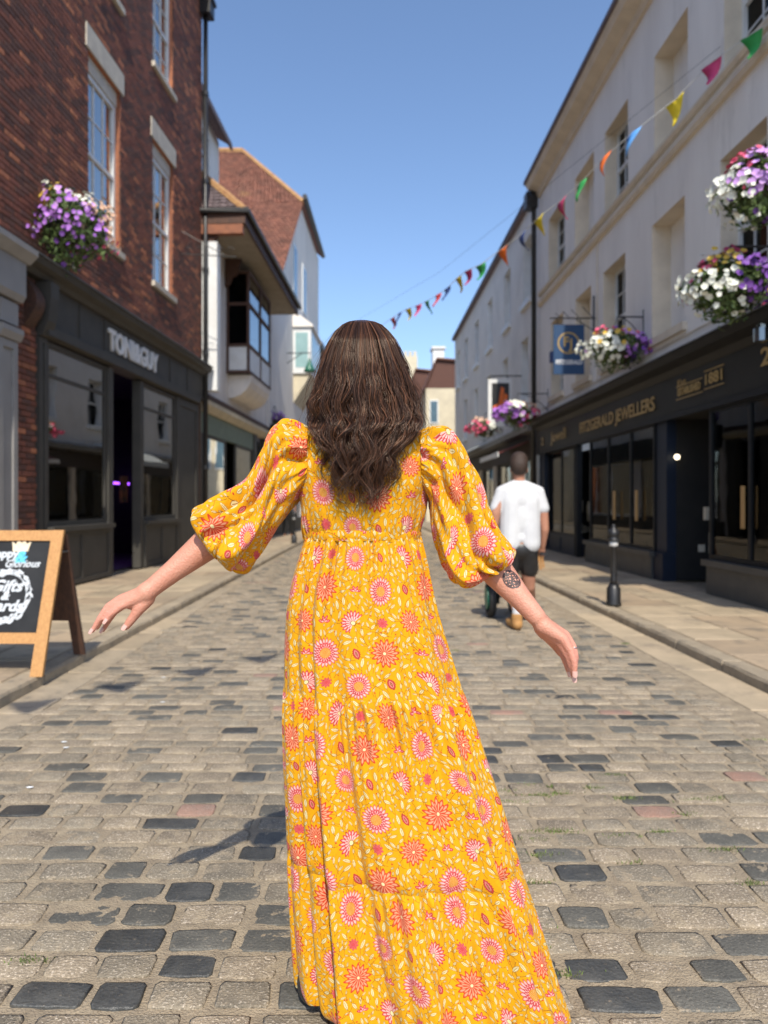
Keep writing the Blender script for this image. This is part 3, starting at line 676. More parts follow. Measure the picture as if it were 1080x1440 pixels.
tiled('roof_tiles', Pe2, Pa2, Pb, Vector((-14, Pb.y, Pb.z)), gh, 62, 46, M_tile)
tiled('roof_tiles', Vector((-14, Pb.y, Pb.z)), Pb, Pc, Pd, gh, 60, 28, M_tile)
tiled('roof_tiles', Pb, Pf, Pg, Pc, gh, 44, 28, M_tile)
q = MB(); q.tube([Pd, Pc], .16, 6); q.tube([Pc, Pb], .12, 6); q.build('ridge_tiles', M_lichen, gh)
q = MB(); q.tube([Pb+Vector((.1, -.5, .05)), Pf+Vector((.1, .1, .05))], .12, 6); q.build('gutter', M_black, gh)
for s in (3.2, 6.2): 
    q = MB(C); q.box(s-.05, s+1.15, .0, .04, 9.9, 12.1); wf = q.build('window_surround', M_whitepaint, gh)
    for k in (0, 1):
        q = MB(C); q.box(s+.06+k*.52, s+.5+k*.52, .041, .05, 10.0, 12.0); q.build('pane', mat('blue_grey_glass', (.10, .17, .22), None, 3, .15, spec=.8), wf)
bs0, bs1 = C.sy(30.8), C.sy(34.2)
q = MB(C); q.box(bs0, bs1, 0, .75, 6.6, 8.5); bay = q.build('bay_window', M_whitepaint, gh)
q = MB(C); q.box(bs0-.012, bs0-.002, .1, .62, 6.85, 8.3); q.box(bs0+.2, bs1-.2, .752, .76, 6.85, 8.3); q.build('pane', mat('pale_aqua_glass', (.30, .46, .46), None, 3, .2, spec=.8), bay)
q = MB(C); q.prism([(0, 9.05), (.3, 9.0), (.85, 8.6), (.85, 8.52), (0, 8.52)], bs0-.1, bs1+.1); q.build('bay_roof', M_whiterender, gh)
q = MB(C); q.prism([(0, 6.59), (.7, 6.59), (.5, 6.2), (0, 5.4)], bs0+.1, bs1-.1); q.build('bay_corbel', M_cream, gh)
q = MB(C); q.box(-2.2, L3, .0, .2, 3.1, 3.9); q.build('shop_fascia', M_navy, gh)
shop_window(C, gh, -1.9, 4.5, .6, 3.08, .03, M_greyshop, (1, 3)); shop_window(C, gh, 5.5, L3-.3, .6, 3.08, .03, M_whitepaint, (8, 10))
q = MB(C); q.box(-2.2, L3, -.02, .1, 0, .58); q.build('plinth', M_greyshop, gh)
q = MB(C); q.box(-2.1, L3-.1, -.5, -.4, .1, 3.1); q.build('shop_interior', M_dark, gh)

lamp = empty('green_wall_lamp', 'small green pendant lamp on a bracket by the white bay window', 'lamp', C(1.6, .9, 6.4))
q = MB(C); q.tube([(1.6, 0, 7.1), (1.6, .95, 7.1)], .02, 6); q.tube([(1.6, 0, 6.7), (1.6, .6, 7.08)], .014, 6); q.tube([(1.6, .9, 7.1), (1.6, .9, 6.85)], .012, 6); q.build('bracket', M_black, lamp)
q = MB(); q.lathe(C(1.6, .9, 6.35), [(.24, 0), (.2, .12), (.1, .3), (.06, .42), (.04, .52)], 12); q.build('lamp_shade', mat('green_enamel', (.02, .14, .09), None, 3, .35), lamp, True)

# cream house beyond, closing buildings
ch = empty('cream_house', 'cream house with dark eave just beyond the whitewashed gable', 'house', (-3, 46, 0))
D = Frame(-2.75, 41.5, -2.2, 52, True)
q = MB(D); q.box(0, 10.5, -6, 0, 0, 9.9); q.build('wall', M_cream, ch); q = MB(D); q.box(-.1, 10.6, -6, .3, 9.9, 10.2); q.build('eave', M_black, ch)
for s in (1.5, 5, 8):
    for z in (3.9, 7): 
        q = MB(D); q.box(s, s+1, 0, .03, z, z+1.6); q.build('window', M_whitepaint, ch)
q = MB(D); q.slab([(-.1, .3, 10.2), (10.6, .3, 10.2), (10.6, -3, 13), (-.1, -3, 13)], .1); q.build('roof', M_tile, ch)

def far_house(label, x0, x1, y, zt, wallm, roofm, ridge, wins, chim=None, gable=False):
    e = empty('far_house', label, 'house', ((x0+x1)/2, y, 0), group=None)
    q = MB(); q.box(x0, x1, y, y+8, 0, zt); q.build('wall', wallm, e)
    xm = x0+(x1-x0)*(.32 if gable else .5)
    q = MB()
    if gable:
        q.slab([(x0-.1, y-.2, zt), (xm, y-.2, ridge), (xm, y+8, ridge), (x0-.1, y+8, zt)], .1); q.slab([(xm+.01, y-.2, ridge), (x1+.05, y-.2, ridge-.12), (x1+.05, y+8, ridge-.12), (xm+.01, y+8, ridge)], .1); q.build('roof', roofm, e); q = MB(); q.slab([(x0, y-.01, zt), (x1, y-.01, zt), (x1, y-.01, ridge-.24), (xm, y-.01, ridge-.12)], Vector((0, -.2, 0))); q.build('gable_wall', brick_cols[1], e); q = MB()
    else:
        q.slab([(x0-.1, y-.3, zt), (x1+.1, y-.3, zt), (x1+.1, y+4, ridge), (x0-.1, y+4, ridge)], .1)
    if not gable: q.build('roof', roofm, e)
    for (a, b, c, d) in wins:
        q = MB(); q.box(a, b, y-.06, y-.002, c, d); w_ = q.build('window', M_whitepaint, e)
        q = MB(); q.box(a+.08, b-.08, y-.075, y-.062, c+.08, d-.08); q.build('pane', mat('blue_grey_glass', (.1, .17, .22)), w_)
    if chim:
        a, b, c, d, m_ = chim; q = MB(); q.box(a, b, y+2, y+3, c, d); q.box(a-.08, b+.08, y+1.9, y+3.1, d, d+.15); q.build('chimney', m_, e)
    return e
far_house('white and brown far house with a white chimney between hair and right terrace', 3.55, 5.5, 44, 8.0, M_cream, M_tile, 9.8, [(3.7, 4.3, 3.2, 5.2), (4.6, 5.1, 3.2, 5.2), (3.75, 4.3, 5.9, 7.3)], (4.15, 4.85, 8.6, 10.75, M_whitepaint), True)
far_house('brick gabled far house at the street bend', 2.9, 4.6, 52, 8.6, brick_cols[2], M_tile, 10.6, [(3.3, 3.9, 5.5, 7)], None, True)
far_house('far red roofed building closing the street', -3.4, 2.6, 66, 9.5, M_cream, M_tile, 13.2, [(a, a+1, z, z+1.7) for a in (-2.6, -.6, 1.2) for z in (3.2, 6.2)])
q = MB(); q.box(4.0, 5.4, 78, 81, 0, 16.6)
for i in range(3): q.box(4.0+i*.5, 4.3+i*.5, 78, 78.3, 16.6, 17.1)
tag(reorigin(q.build('stone_tower', M_cream)), 'pale stone tower top beyond the far roofs right of the hair', 'tower')
# ---------------------------------------------------------------- right: rendered building with jeweller's
E = Frame(4.5, 0, 4.5, 20, False)
rb = empty('rendered_terrace', 'pale grey rendered building with string course above the black jeweller shopfront', 'building', (4.5, 12, 0))
up = [(7.9, 9.3, 6.66, 8.3), (10.35, 11.55, 6.66, 8.2), (12.72, 13.95, 6.66, 8.2), (14.62, 15.95, 6.66, 8.2), (16.75, 18.25, 6.66, 8.2)]
lo = [(8.3, 9.4, 3.80, 5.6), (10.45, 11.65, 3.80, 5.6), (12.85, 14.05, 3.80, 5.6), (14.8, 15.9, 3.80, 5.6), (16.9, 18.0, 3.80, 5.6)]
q = MB(E); cut_wall(q, 5.6, 19.15, 3.2, 9.15, up+lo, .30, 0, 1, blind=(1, 3, 6, 8)); q.box(19.13, 19.15, -6, -.01, 3.2, 9.1); q.build('wall', [M_render, M_trim], rb)
for k in (0, 2, 4): sash(E, rb, up[k][0]+.06, up[k][1]-.004, up[k][2]+.004, up[k][3]-.004, .24, 2, 3, .06, sill=False)
for k in (0, 2, 4): sash(E, rb, lo[k][0]+.05, lo[k][1]-.004, lo[k][2]+.004, lo[k][3]-.004, .24, 2, 3, .05, frame_m=M_whitepaint, sill=False)
for h in lo: q = MB(E); q.box(h[0]-.08, h[1]+.08, -.02, .07, h[2]-.12, h[2]-.003); q.build('sill', M_trim, rb)
q = MB(E); q.prism([(0, 6.30), (.05, 6.30), (.08, 6.36), (.08, 6.42), (0, 6.45)], 5.6, 19.15); q.build('string_course', M_trim, rb)
q = MB(E); q.prism([(0, 6.55), (.04, 6.55), (.07, 6.6), (.07, 6.64), (0, 6.655)], 5.6, 19.15); q.build('sill_course', M_trim, rb)
q = MB(E); q.prism([(0, 9.15), (.06, 9.15), (.10, 9.28), (.30, 9.36), (.36, 9.48), (.36, 9.54), (0, 9.6)], 5.6, 19.25); q.build('cornice', M_trim, rb)
q = MB(E); q.slab([(5.6, .36, 9.62), (19.3, .36, 9.62), (19.3, -4, 11.5), (5.6, -4, 11.5)], .08); q.box(5.6, 19.3, .361, .40, 9.50, 9.60); q.build('roof', M_slate, rb)
# jeweller shopfront
F0, F1 = 5.6, 19.05
q = MB(E); q.prism([(0, 3.05), (.10, 3.05), (.16, 3.14), (.30, 3.2), (.34, 3.3), (0, 3.42)], F0, F1); q.build('shop_cornice', M_navy, rb)
q = MB(E); q.prism([(0, 3.425), (.36, 3.305), (.36, 3.32), (0, 3.44)], F0, F1); q.build('lead_flashing', M_lead, rb)
q = MB(E); q.prism([(-.2, 2.50), (.06, 2.50), (.10, 3.045), (-.2, 3.045)], F0, F1); fs = q.build('fascia', mat('charcoal_fascia', (.013, .014, .0145), (.017, .018, .018), 4, .5, spec=.3), rb)
q = MB(E); q.box(F0, F1, .061, .10, 2.46, 2.53); q.build('fascia_moulding', M_navy, rb)
rdx = (0, -1, 0)
def ft(s, y0, y1, z, size, sq=1, bold=0, name='sign_lettering'):
    o_ = text(name, s, M_gold, Matrix.Identity(4), size, .004, None, 1, bold); me = o_.data; me.name = name
    n = len(me.vertices); a = np.empty(n*3, 'f'); me.vertices.foreach_get('co', a); a = a.reshape(-1, 3); w_ = a[:, 0].max()-a[:, 0].min(); a[:, 0] *= (y1-y0)/w_
    me.vertices.foreach_set('co', a.ravel()); me.transform(wm(fs).inverted() @ face_matrix(E((y0+y1)/2, .098, z), rdx)); o_.parent = fs; return o_
ft('FITZGERALD JEWELLERS', 11.3, 15.25, 2.76, .30, bold=.004)
ft('ESTABLISHED', 9.75, 10.45, 2.80, .15, bold=.002); ft('1881', 9.15, 9.6, 2.84, .2, bold=.002); ft('Est.', 10.15, 10.45, 2.93, .12)
ft('Jewell', 16.3, 17.6, 2.78, .34); ft('2', 8.05, 8.25, 2.86, .28, bold=.004); ft('2', 18.35, 18.6, 2.76, .28)
q = MB(E)
for (a, b, z0, z1) in ((9.68, 10.5, 2.70, 2.88), (9.1, 9.63, 2.72, 2.95)):
    for (zz) in (z0, z1): q.box(a, b, .098, .104, zz, zz+.012)
q.build('banner_lines', M_gold, fs)
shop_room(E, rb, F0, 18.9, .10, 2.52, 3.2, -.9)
def pil(a, b, dd=.02, m_=None): panelled(E, rb, 'pilaster', a, b, .08, 2.48, -.1, dd, m_ or M_navy, 1, .02, .05)
pil(18.45, 18.95, .06, M_bluepaint); pil(15.75, 15.95)
panelled(E, rb, 'stall_riser', 15.95, 18.45, .08, .50, -.2, -.0, M_bluepaint, 2)
shop_window(E, rb, 15.95, 18.45, .502, 2.48, -.03, M_navy, (17.2,), None, .05)
# projecting middle window with marble-like plinth
q = MB(E); q.box(11.35, 14.75, -.1, .13, .08, .42); q.box(11.3, 14.8, -.1, .17, .422, .50); q.build('stall_riser', mat('dark_stone_plinth', (.07, .068, .062), (.05, .05, .048), 5, .5), rb)
shop_window(E, rb, 11.4, 14.7, .502, 2.48, .06, M_navy, (12.45, 13.6), None, .05)
q = MB(E); q.box(10.98, 11.35, -.1, .10, .08, .50); q.box(10.98, 11.35, -.1, .04, .502, 2.48); q.build('stall_riser', M_bluepaint, rb)
for (a, b) in ((14.7, 15.75),):
    panelled(E, rb, 'door', a, b, .10, .7, -.5, -.46, M_navy); shop_window(E, rb, a, b, .7, 2.48, -.46, M_navy, (), None, .08, 'door_glazing')
# door lobby
q = MB(E); q.box(9.7, 10.98, -1.5, -1.46, .10, .6); q.build('door', M_navy, rb); shop_window(E, rb, 9.7, 10.98, .6, 2.48, -1.46, M_navy, (10.3,), None, .08, 'door_glazing')
q = MB(E); q.box(9.66, 9.70, -1.5, -.02, .1, 2.49); q.build('lobby_wall', M_dark, rb); q = MB(E); q.box(10.965, 11.0, -1.5, -.102, .1, 2.49); q.build('lobby_wall', M_dark, rb); q = MB(E); q.box(9.702, 10.963, -1.55, .0, 2.481, 2.499); q.build('lobby_ceiling', M_dark, rb)
q = MB(E); q.box(5.7, 9.55, -.1, .11, .08, .44); q.box(5.7, 9.62, -.1, .15, .442, .52); q.build('stall_riser', mat('dark_stone_plinth', (.07, .068, .062)), rb)
shop_window(E, rb, 5.7, 9.6, .522, 2.48, .05, M_navy, (7.6, 8.6), None, .06)
for (s, d, z0, z1) in ((12.02, .085, .95, 1.45), (13.1, .085, .95, 1.45), (8.62, .085, .95, 1.45)):
    q = MB(E); q.box(s, s+.045, d, d+.03, z0, z1); q.build('brass_handle', mat('brass', (.55, .33, .14), (.5, .3, .12), 3, .3, metal=.4), rb)
wl = mat('lit_globe', (.8, .75, .6), emit=(1, .85, .6), es=2.5)
for (s, d, z) in ((17.8, -.5, 2.2), (13.9, -.5, 2.0), (10.85, -.06, 1.92)):
    q = MB(E); q.lathe(E(s, d, z-.04), [(.005, 0), (.028, .01), (.038, .025), (.04, .04), (.038, .055), (.028, .07), (.005, .08)], 12); g_ = q.build('globe_lamp', wl, rb, True)
q = MB(E); q.box(15.98, 16.5, -.8, -.75, .7, 2.4); q.box(11.42, 11.9, -.7, -.66, .52, 1.2); q.build('display_panel', M_beige, rb)
q = MB(E)
for i in range(46):
    s = R.uniform(5.9, 18.2); d = R.uniform(-1.0, -.45); z = R.choice((.52, .8, 1.0)); ww = R.uniform(.03, .1)
    q.box(s, s+ww, d, d+ww, z, z+R.uniform(.05, .3))
q.build('jewellery_display', [mat('cream_jewel_stand', (.62, .57, .46)), ], rb)
q = MB(E); q.box(7.3, 9.3, -1.0, -.3, .78, .82); q.box(9.1, 9.16, -1, -.3, .3, .78); q.box(7.5, 7.56, -1, -.3, .3, .78); q.build('display_table', M_wood, rb)
q = MB(E); q.tube([(7.98, .22, 3.12), (7.98, .24, 3.24), (7.98, .1, 3.34)], .06, 8); q.tube([(8.0, .22, 3.0), (8.0, .22, 3.14)], .085, 10); tag(q.build('fascia_bracket', mat('polished_metal', (.25, .28, .3), None, 3, .25, metal=.9), rb))

dp2 = empty('downpipe', 'tall black rainwater pipe between the pale terrace and the grey terrace', 'downpipe', (4.4, 19.3, 0))
q = MB(E); q.tube([(19.32, .12, .1), (19.32, .12, 8.9), (19.15, .25, 9.3)], .065, 8); q.build('pipe', M_black, dp2, True)
q = MB(E); q.box(19.15, 19.5, .05, .35, 8.9, 9.3); q.build('hopper', M_black, dp2)

# ---------------------------------------------------------------- right: grey terrace beyond
G = Frame(4.62, 19.5, 4.62, 40, False)
gt = empty('grey_terrace', 'mid grey rendered terrace with white framed windows beyond the black pipe', 'building', (4.62, 29, 0))
wu = [(a, a+1.1, 7.0, 8.8) for a in (1.2, 4.2, 7.6, 10.9, 14.2, 17.0)]; wl_ = [(a, a+1.0, 4.2, 6.0) for a in (1.6, 4.6, 7.9, 11.1, 14.4)]
q = MB(G); cut_wall(q, 0, 19, 3.4, 9.6, wu+wl_, .28, 0, 1, blind=(2, 5, 7, 9)); q.box(18.98, 19, -6, -.01, 0, 9.5); q.box(0, .02, -6, -.01, 0, 9.6); q.build('wall', [M_render2, M_whitepaint], gt)
for k, h in enumerate(wu+wl_):
    if k not in (2, 5, 7, 9): sash(G, gt, h[0]+.004, h[1]-.004, h[2]+.004, h[3]-.004, .22, 1, 2, .07, sill=False)
    q = MB(G); q.box(h[0]-.1, h[1]+.1, -.02, .10, h[2]-.15, h[2]-.003); q.build('sill', M_whitepaint, gt)
q = MB(G); q.box(0, 19, 0, .16, 9.605, 9.75); q.slab([(0, .16, 9.76), (19, .16, 9.76), (19, -4, 11), (0, -4, 11)], .08); q.build('roof', M_slate, gt)
q = MB(G); q.prism([(0, 3.1), (.35, 3.15), (.38, 3.3), (0, 3.42)], 0, 19); q.build('shop_cornice', M_lead, gt)
q = MB(G); q.box(0, 19, -.02, .1, 2.5, 3.095); q.build('fascia', mat('brown_fascia', (.04, .03, .026)), gt)
q = MB(G)
for a in (.0, 3.2, 6.4, 9.6, 12.8, 16.0, 18.6): q.box(a, a+.35, -.1, .12, .08, 2.5)
q.build('pier', M_stone, gt)
for a in (.35, 3.55, 6.75, 9.95, 13.15): 
    q = MB(G); q.box(a, a+2.85, -.1, .08, .08, .6); q.build('stall_riser', M_navy, gt); shop_window(G, gt, a, a+2.85, .6, 2.5, .02, M_navy, (a+1.4,))
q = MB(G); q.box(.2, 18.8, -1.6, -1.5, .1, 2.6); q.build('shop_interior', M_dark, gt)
aw = empty('awning', 'dark red folded awning over the shop past the jeweller', 'awning', (4.3, 23, 2.5))
q = MB(G); q.slab([(1.0, 0.12, 2.95), (4.2, .12, 2.95), (4.2, .95, 2.62), (1.0, .95, 2.62)], .03); q.build('canvas', mat('dark_red_canvas', (.17, .035, .03)), aw)
q = MB(G); q.box(1.0, 4.2, .95, .98, 2.5, 2.64); q.build('front_bar', M_whitepaint, aw)
aw = empty('awning', 'pale grey canvas awning farther along the right terrace', 'awning', (4.2, 29, 2.5))
q = MB(G); q.slab([(8.0, 0.12, 3.5), (12.2, .12, 3.5), (12.2, 1.4, 2.9), (8.0, 1.4, 2.9)], .03); q.build('canvas', mat('pale_canvas', (.45, .48, .48)), aw)
q = MB(G); q.box(8, 12.2, 1.4, 1.43, 2.72, 2.92); q.build('valance', mat('pale_canvas', (.45, .48, .48)), aw)

# ---------------------------------------------------------------- hanging signs
def ring(c, r0, r1, n=28, th=.008):
    q = MB(); c = Vector(c)
    for k in range(n):
        a0, a1 = 2*math.pi*k/n, 2*math.pi*(k+1)/n
        pts = [(r0, a0), (r1, a0), (r1, a1), (r0, a1)]; q.slab([tuple(c+Vector((r*math.cos(a), 0, r*math.sin(a)))) for r, a in pts], Vector((0, -.006, 0)))
    return q
yS = 14.5
sg = empty('hanging_sign', 'blue hanging sign with gold ring monogram over the jeweller shop', 'sign', (3.97, yS, 3.76))
q = MB(); q.box(3.67, 4.27, yS-.02, yS+.02, 3.76, 4.73); q.build('board', mat('royal_blue_sign', (.012, .05, .13), (.014, .055, .14), 3, .5), sg)
q = ring((3.96, yS-.026, 4.37), .185, .215); q.build('ring', M_gold, sg)
text('monogram', 'F', M_gold, face_matrix((3.91, yS-.028, 4.39), (1, 0, 0)), .26, .003, sg, .9, .008)
text('monogram', 'J', M_gold, face_matrix((4.01, yS-.030, 4.345), (1, 0, 0)), .26, .003, sg, .9, .008)
text('lettering', 'FITZGERALD', M_letter, face_matrix((3.97, yS-.028, 3.99), (1, 0, 0)), .115, .003, sg, .80, .003)
q = MB(); q.tube([(3.6, yS, 4.86), (4.5, yS, 4.86)], .014, 6); q.tube([(4.46, yS, 4.6), (4.46, yS, 5.3)], .018, 6)
for x in (3.75, 4.2): q.tube([(x, yS, 4.73), (x, yS, 4.86)], .008, 5)
for k, (cx, cr) in enumerate(((4.32, .12), (4.08, .09), (3.9, .07), (3.74, .05))):
    pts = [(cx+cr*(1-i/16)*math.cos(i*.6), yS, 4.88+cr+cr*(1-i/16)*math.sin(i*.6-1.57)) for i in range(15)]; q.tube(pts, .007, 5)
q.tube([(4.46, yS, 4.62), (4.1, yS, 4.85)], .01, 5); q.build('bracket', M_black, sg)
sg2 = empty('hanging_sign', 'white framed black sign with orange emblem beyond the grey terrace flowers', 'sign', (3.9, 22, 3.1))
q = MB(); q.box(3.62, 4.30, 21.96, 22.04, 3.5, 4.9); q.build('board', M_whitepaint, sg2)
q = MB(); q.box(3.73, 4.24, 21.94, 21.958, 3.72, 4.78); q.build('panel', M_black, sg2)
TH = Vector((0, -.006, 0)); q = MB(lambda x, y, z: Vector((x, y, z+.12))); orm = mat('orange_emblem', (.75, .16, .03))
q.slab([(3.76, 21.93, 3.86), (4.22, 21.93, 3.86), (4.22, 21.93, 4.0), (3.96, 21.93, 4.06), (3.76, 21.93, 3.98)], TH); q.slab([(3.92, 21.93, 4.05), (4.0, 21.93, 4.55), (4.09, 21.93, 4.5), (4.06, 21.93, 4.03)], TH); q.slab([(4.06, 21.93, 4.03), (4.1, 21.93, 4.36), (4.2, 21.93, 4.3), (4.16, 21.93, 4.0)], TH)
q.build('emblem', orm, sg2)
q = MB(); q.tube([(3.7, 22, 5.0), (4.62, 22, 5.0)], .02, 6); q.tube([(3.8, 22, 4.9), (3.8, 22, 5.0)], .01, 5); q.tube([(4.2, 22, 4.9), (4.2, 22, 5.0)], .01, 5); q.build('bracket', M_black, sg2)

# ---------------------------------------------------------------- hanging flower baskets
M_leaf = mat('basket_leaf', (.07, .12, .03), (.12, .17, .05), 30, .6, rnd=.45)
PC = {'purple': mat('purple_petunia', (.44, .19, .62), (.33, .12, .50), 50, .6, rnd=.3), 'deep': mat('deep_violet_petunia', (.20, .07, .38), (.14, .05, .28), 50, .6, rnd=.3),
      'lilac': mat('lilac_petunia', (.62, .36, .72), (.52, .27, .66), 50, .6, rnd=.2), 'white': mat('white_petunia', (.78, .78, .70), (.66, .68, .58), 50, .6, rnd=.1), 'yellow': mat('yellow_flower', (.62, .42, .05), (.5, .33, .06), 50, .6, rnd=.2),
      'pink': mat('pink_geranium', (.70, .07, .17), (.6, .12, .2), 50, .6, rnd=.2), 'peach': mat('peach_flower', (.72, .42, .28), (.7, .5, .36), 50, .6, rnd=.2), 'mag': mat('crimson_flower', (.35, .03, .10), (.3, .03, .08), 50, .6)}
def basket(label, c, r, seeds, nf, nl, squash=.85, hang=.5, fs=.026, arm=None):
    c = Vector(c); e = empty('hanging_basket', label, 'hanging basket', c-Vector((0, 0, r*.75)), group='hanging flower baskets along the street')
    q = MB(); q.lathe(c-Vector((0, 0, r*.55)), [(.05*r, 0), (.3*r, .06*r), (.48*r, .22*r), (.55*r, .45*r), (.5*r, .46*r)], 14); q.build('basket', mat('coir_basket', (.06, .045, .025)), e, True)
    V = []; F = []
    for _ in range(nl):
        a = NR.normal(size=3); a /= np.linalg.norm(a); rr = r*NR.uniform(.45, 1.0)**.6; lump = 1+.18*math.sin(a[0]*5+a[2]*4)+NR.uniform(-.12, .12)
        p = a*rr*lump*.95; p[2] *= squash
        if a[2] < -.2: p[2] -= NR.uniform(0, .35)*r*max(0, -a[2]); p[:2] *= .85
        n = a+NR.normal(size=3)*.7; n /= np.linalg.norm(n); t = np.cross(n, NR.normal(size=3)); t /= np.linalg.norm(t); b_ = np.cross(n, t); L_ = NR.uniform(.022, .05); W_ = L_*.42
        k = len(V); V += [p-t*L_, p+b_*W_, p+t*L_, p-b_*W_]; F.append((k, k+1, k+2, k+3))
    V = np.array(V)+np.array(c); tag(npmesh('foliage', V, F, M_leaf, e, smooth=False), kind='stuff')
    acc = {}
    sd_ = [(k, np.array(d)/np.linalg.norm(d), w_) for k, d, w_ in seeds]
    for _ in range(nf):
        a = NR.normal(size=3); a /= np.linalg.norm(a)
        if a[2] < -.5 and NR.rand() < .75: continue
        sc = [np.dot(a, d)*w_+NR.normal()*.10 for k, d, w_ in sd_]; k = sd_[int(np.argmax(sc))][0]
        if NR.rand() < .04: k = sd_[NR.randint(len(sd_))][0]
        lump = 1+.18*math.sin(a[0]*5+a[2]*4)+NR.uniform(-.1, .16); p = a*r*lump; p[2] *= squash
        n = a+NR.normal(size=3)*.35+np.array((0, -.25, .1)); n /= np.linalg.norm(n); t = np.cross(n, (0.1, .2, 1)); t /= np.linalg.norm(t); b_ = np.cross(n, t); s_ = fs*NR.uniform(.75, 1.2)
        V, F = acc.setdefault(k, ([], [])); i0 = len(V); V.append(p+n*s_*.05); m_ = 10
        for i in range(m_):
            an = 2*math.pi*i/m_; rr = s_*(1 if i % 2 == 0 else .80); V.append(p+(t*math.cos(an)+b_*math.sin(an))*rr+n*s_*.38)
        for i in range(m_): F.append((i0, i0+1+i, i0+1+(i+1) % m_))
    for k, (V, F) in acc.items(): tag(npmesh('flowers', np.array(V)+np.array(c), F, PC[k], e, smooth=False), kind='stuff')
    q = MB(); top = c+Vector((0, 0, hang+r*.3))
    for i in range(3):
        an = i*2.1; q.tube([tuple(c+Vector((r*.5*math.cos(an), r*.5*math.sin(an), -.05))), tuple(top)], .004, 4)
    if arm is not None:
        a = Vector(arm); q.tube([tuple(top), (a.x, a.y, top.z)], .013, 6); q.tube([(a.x, a.y, top.z+.12), (a.x, a.y, top.z-.45)], .014, 6)
        pts = [(a.x+(top.x-a.x)*i/8, a.y, top.z-.42*(1-i/8)**2) for i in range(9)]; q.tube(pts, .009, 5)
    q.build('hanger', M_black, e)
    return e
p = P(105, 318, 9.75); basket('large round basket of purple and white petunias on the brick building', p, .50, [('purple', (0, -1, 0), 1), ('purple', (-.8, -.6, -.2), 1), ('lilac', (.2, -1, .5), .95), ('purple', (.6, -.8, -.2), 1), ('white', (-.3, -1, -.4), .72), ('yellow', (-.3, -.5, .9), .8), ('peach', (1, -.3, .3), .95), ('white', (.1, -.5, 1), .9), ('pink', (1, -.6, -.3), .72), ('deep', (.2, -1, -.6), .8)], 620, 3000, .85, .35, .034, arm=(A(A.sy(9.9), 0, 0).x, 9.75, 0))
p = P(1066, 266, 7.5); basket('upper right basket of lilac petunias with white blooms on its left', p, .36, [('lilac', (.2, -1, .5), 1.05), ('lilac', (0, -1, 0), 1), ('purple', (.5, -1, -.2), 1), ('white', (-1, -.35, -.35), .92), ('deep', (.3, -1, -.5), .85), ('pink', (0, -.8, .9), .7)], 480, 2000, .85, .3, .038, arm=(4.5, 7.5, 0))
p = P(1026, 402, 8.0); e_ = basket('lower right basket with deep violet petunias and yellow flowers above white blooms', p, .42, [('deep', (.5, -1, .1), 1.15), ('white', (-.9, -.6, -.45), 1.15), ('yellow', (-.35, -.8, .5), .8), ('mag', (.4, -.6, .8), .9), ('purple', (.2, -1, -.1), .9), ('pink', (-.7, -.5, .6), .6)], 540, 2500, .72, .3, .038, arm=(4.5, 8.0, 0))
p = P(868, 489, 12.0); basket('basket of white and purple petunias right of the blue jeweller sign', p, .50, [('white', (-1, -.5, -.2), 1.2), ('purple', (.7, -.8, .1), 1.1), ('deep', (1, -.5, 0), 1), ('lilac', (.4, -1, .3), .95), ('yellow', (-.1, -.7, .6), .85), ('pink', (.1, -.5, 1), .75)], 460, 1500, .52, .35, .044, arm=(4.5, 12.0, 0))
p = P(728, 582, 18.3); basket('basket of purple, cream and magenta flowers under the orange emblem sign', p, .50, [('purple', (-.8, -.8, -.2), 1.1), ('white', (.2, -1, .3), 1), ('peach', (.5, -.8, .5), .9), ('pink', (.9, -.6, -.4), 1), ('lilac', (0, -1, 0), .8)], 250, 1200, .55, .35, .06, arm=(4.5, 18.3, 0))
p = P(682, 602, 22.5); basket('small far basket of pink and white geraniums over the grey terrace shops', p, .50, [('pink', (-.6, -1, 0), 1), ('white', (.6, -1, -.3), 1.1), ('peach', (0, -1, .5), .9)], 170, 800, .5, .3, .06, arm=(4.6, 22.5, 0))
p = P(387, 588, 26); basket('dim small basket of purple flowers low on the whitewashed house wall', p, .35, [('deep', (0, -1, 0), 1), ('purple', (.5, -1, .4), .9)], 90, 500, .7, .3, .05, arm=(-3.35, 26, 0))

# ---------------------------------------------------------------- wrought bracket with globe bulbs on the brick wall
wb = empty('festoon_bracket', 'thin iron bracket carrying small round bulbs across the downpipe', 'bracket', A(A.sy(15.6), 0, 5.9))
yb = 15.4; xa = A(A.sy(yb), 0, 0).x
q = MB(); q.tube([(xa, yb, 6.42), (xa+1.15, yb, 6.36)], .012, 5); q.tube([(xa, yb, 6.9), (xa+.9, yb, 6.4)], .008, 5)
for i in range(5): q.tube([(xa+.15+.22*i+.07*math.cos(t*.7), yb, 6.50+.07*math.sin(t*.7)) for t in range(8)], .006, 4)
q.build('arm', M_black, wb)
gb = mat('clear_bulb', (.6, .6, .58), None, 3, .15, spec=.8); q = MB(); q.lathe((0, 0, 0), [(.005, 0), (.042, .016), (.055, .055), (.042, .09), (.016, .12)], 8); bme = q.build('bulb', gb, wb, True)
for k, (x, z) in enumerate(((.12, 6.5), (.35, 6.34), (.55, 6.55), (.62, 6.86), (.62, 6.98), (.78, 6.36), (.9, 6.5), (1.0, 6.34))):
    o = bme if k == 0 else bme.copy()
    if k: link(o, wb)
    o.location = wm(wb).inverted() @ Vector((xa+x, yb-.02, z))

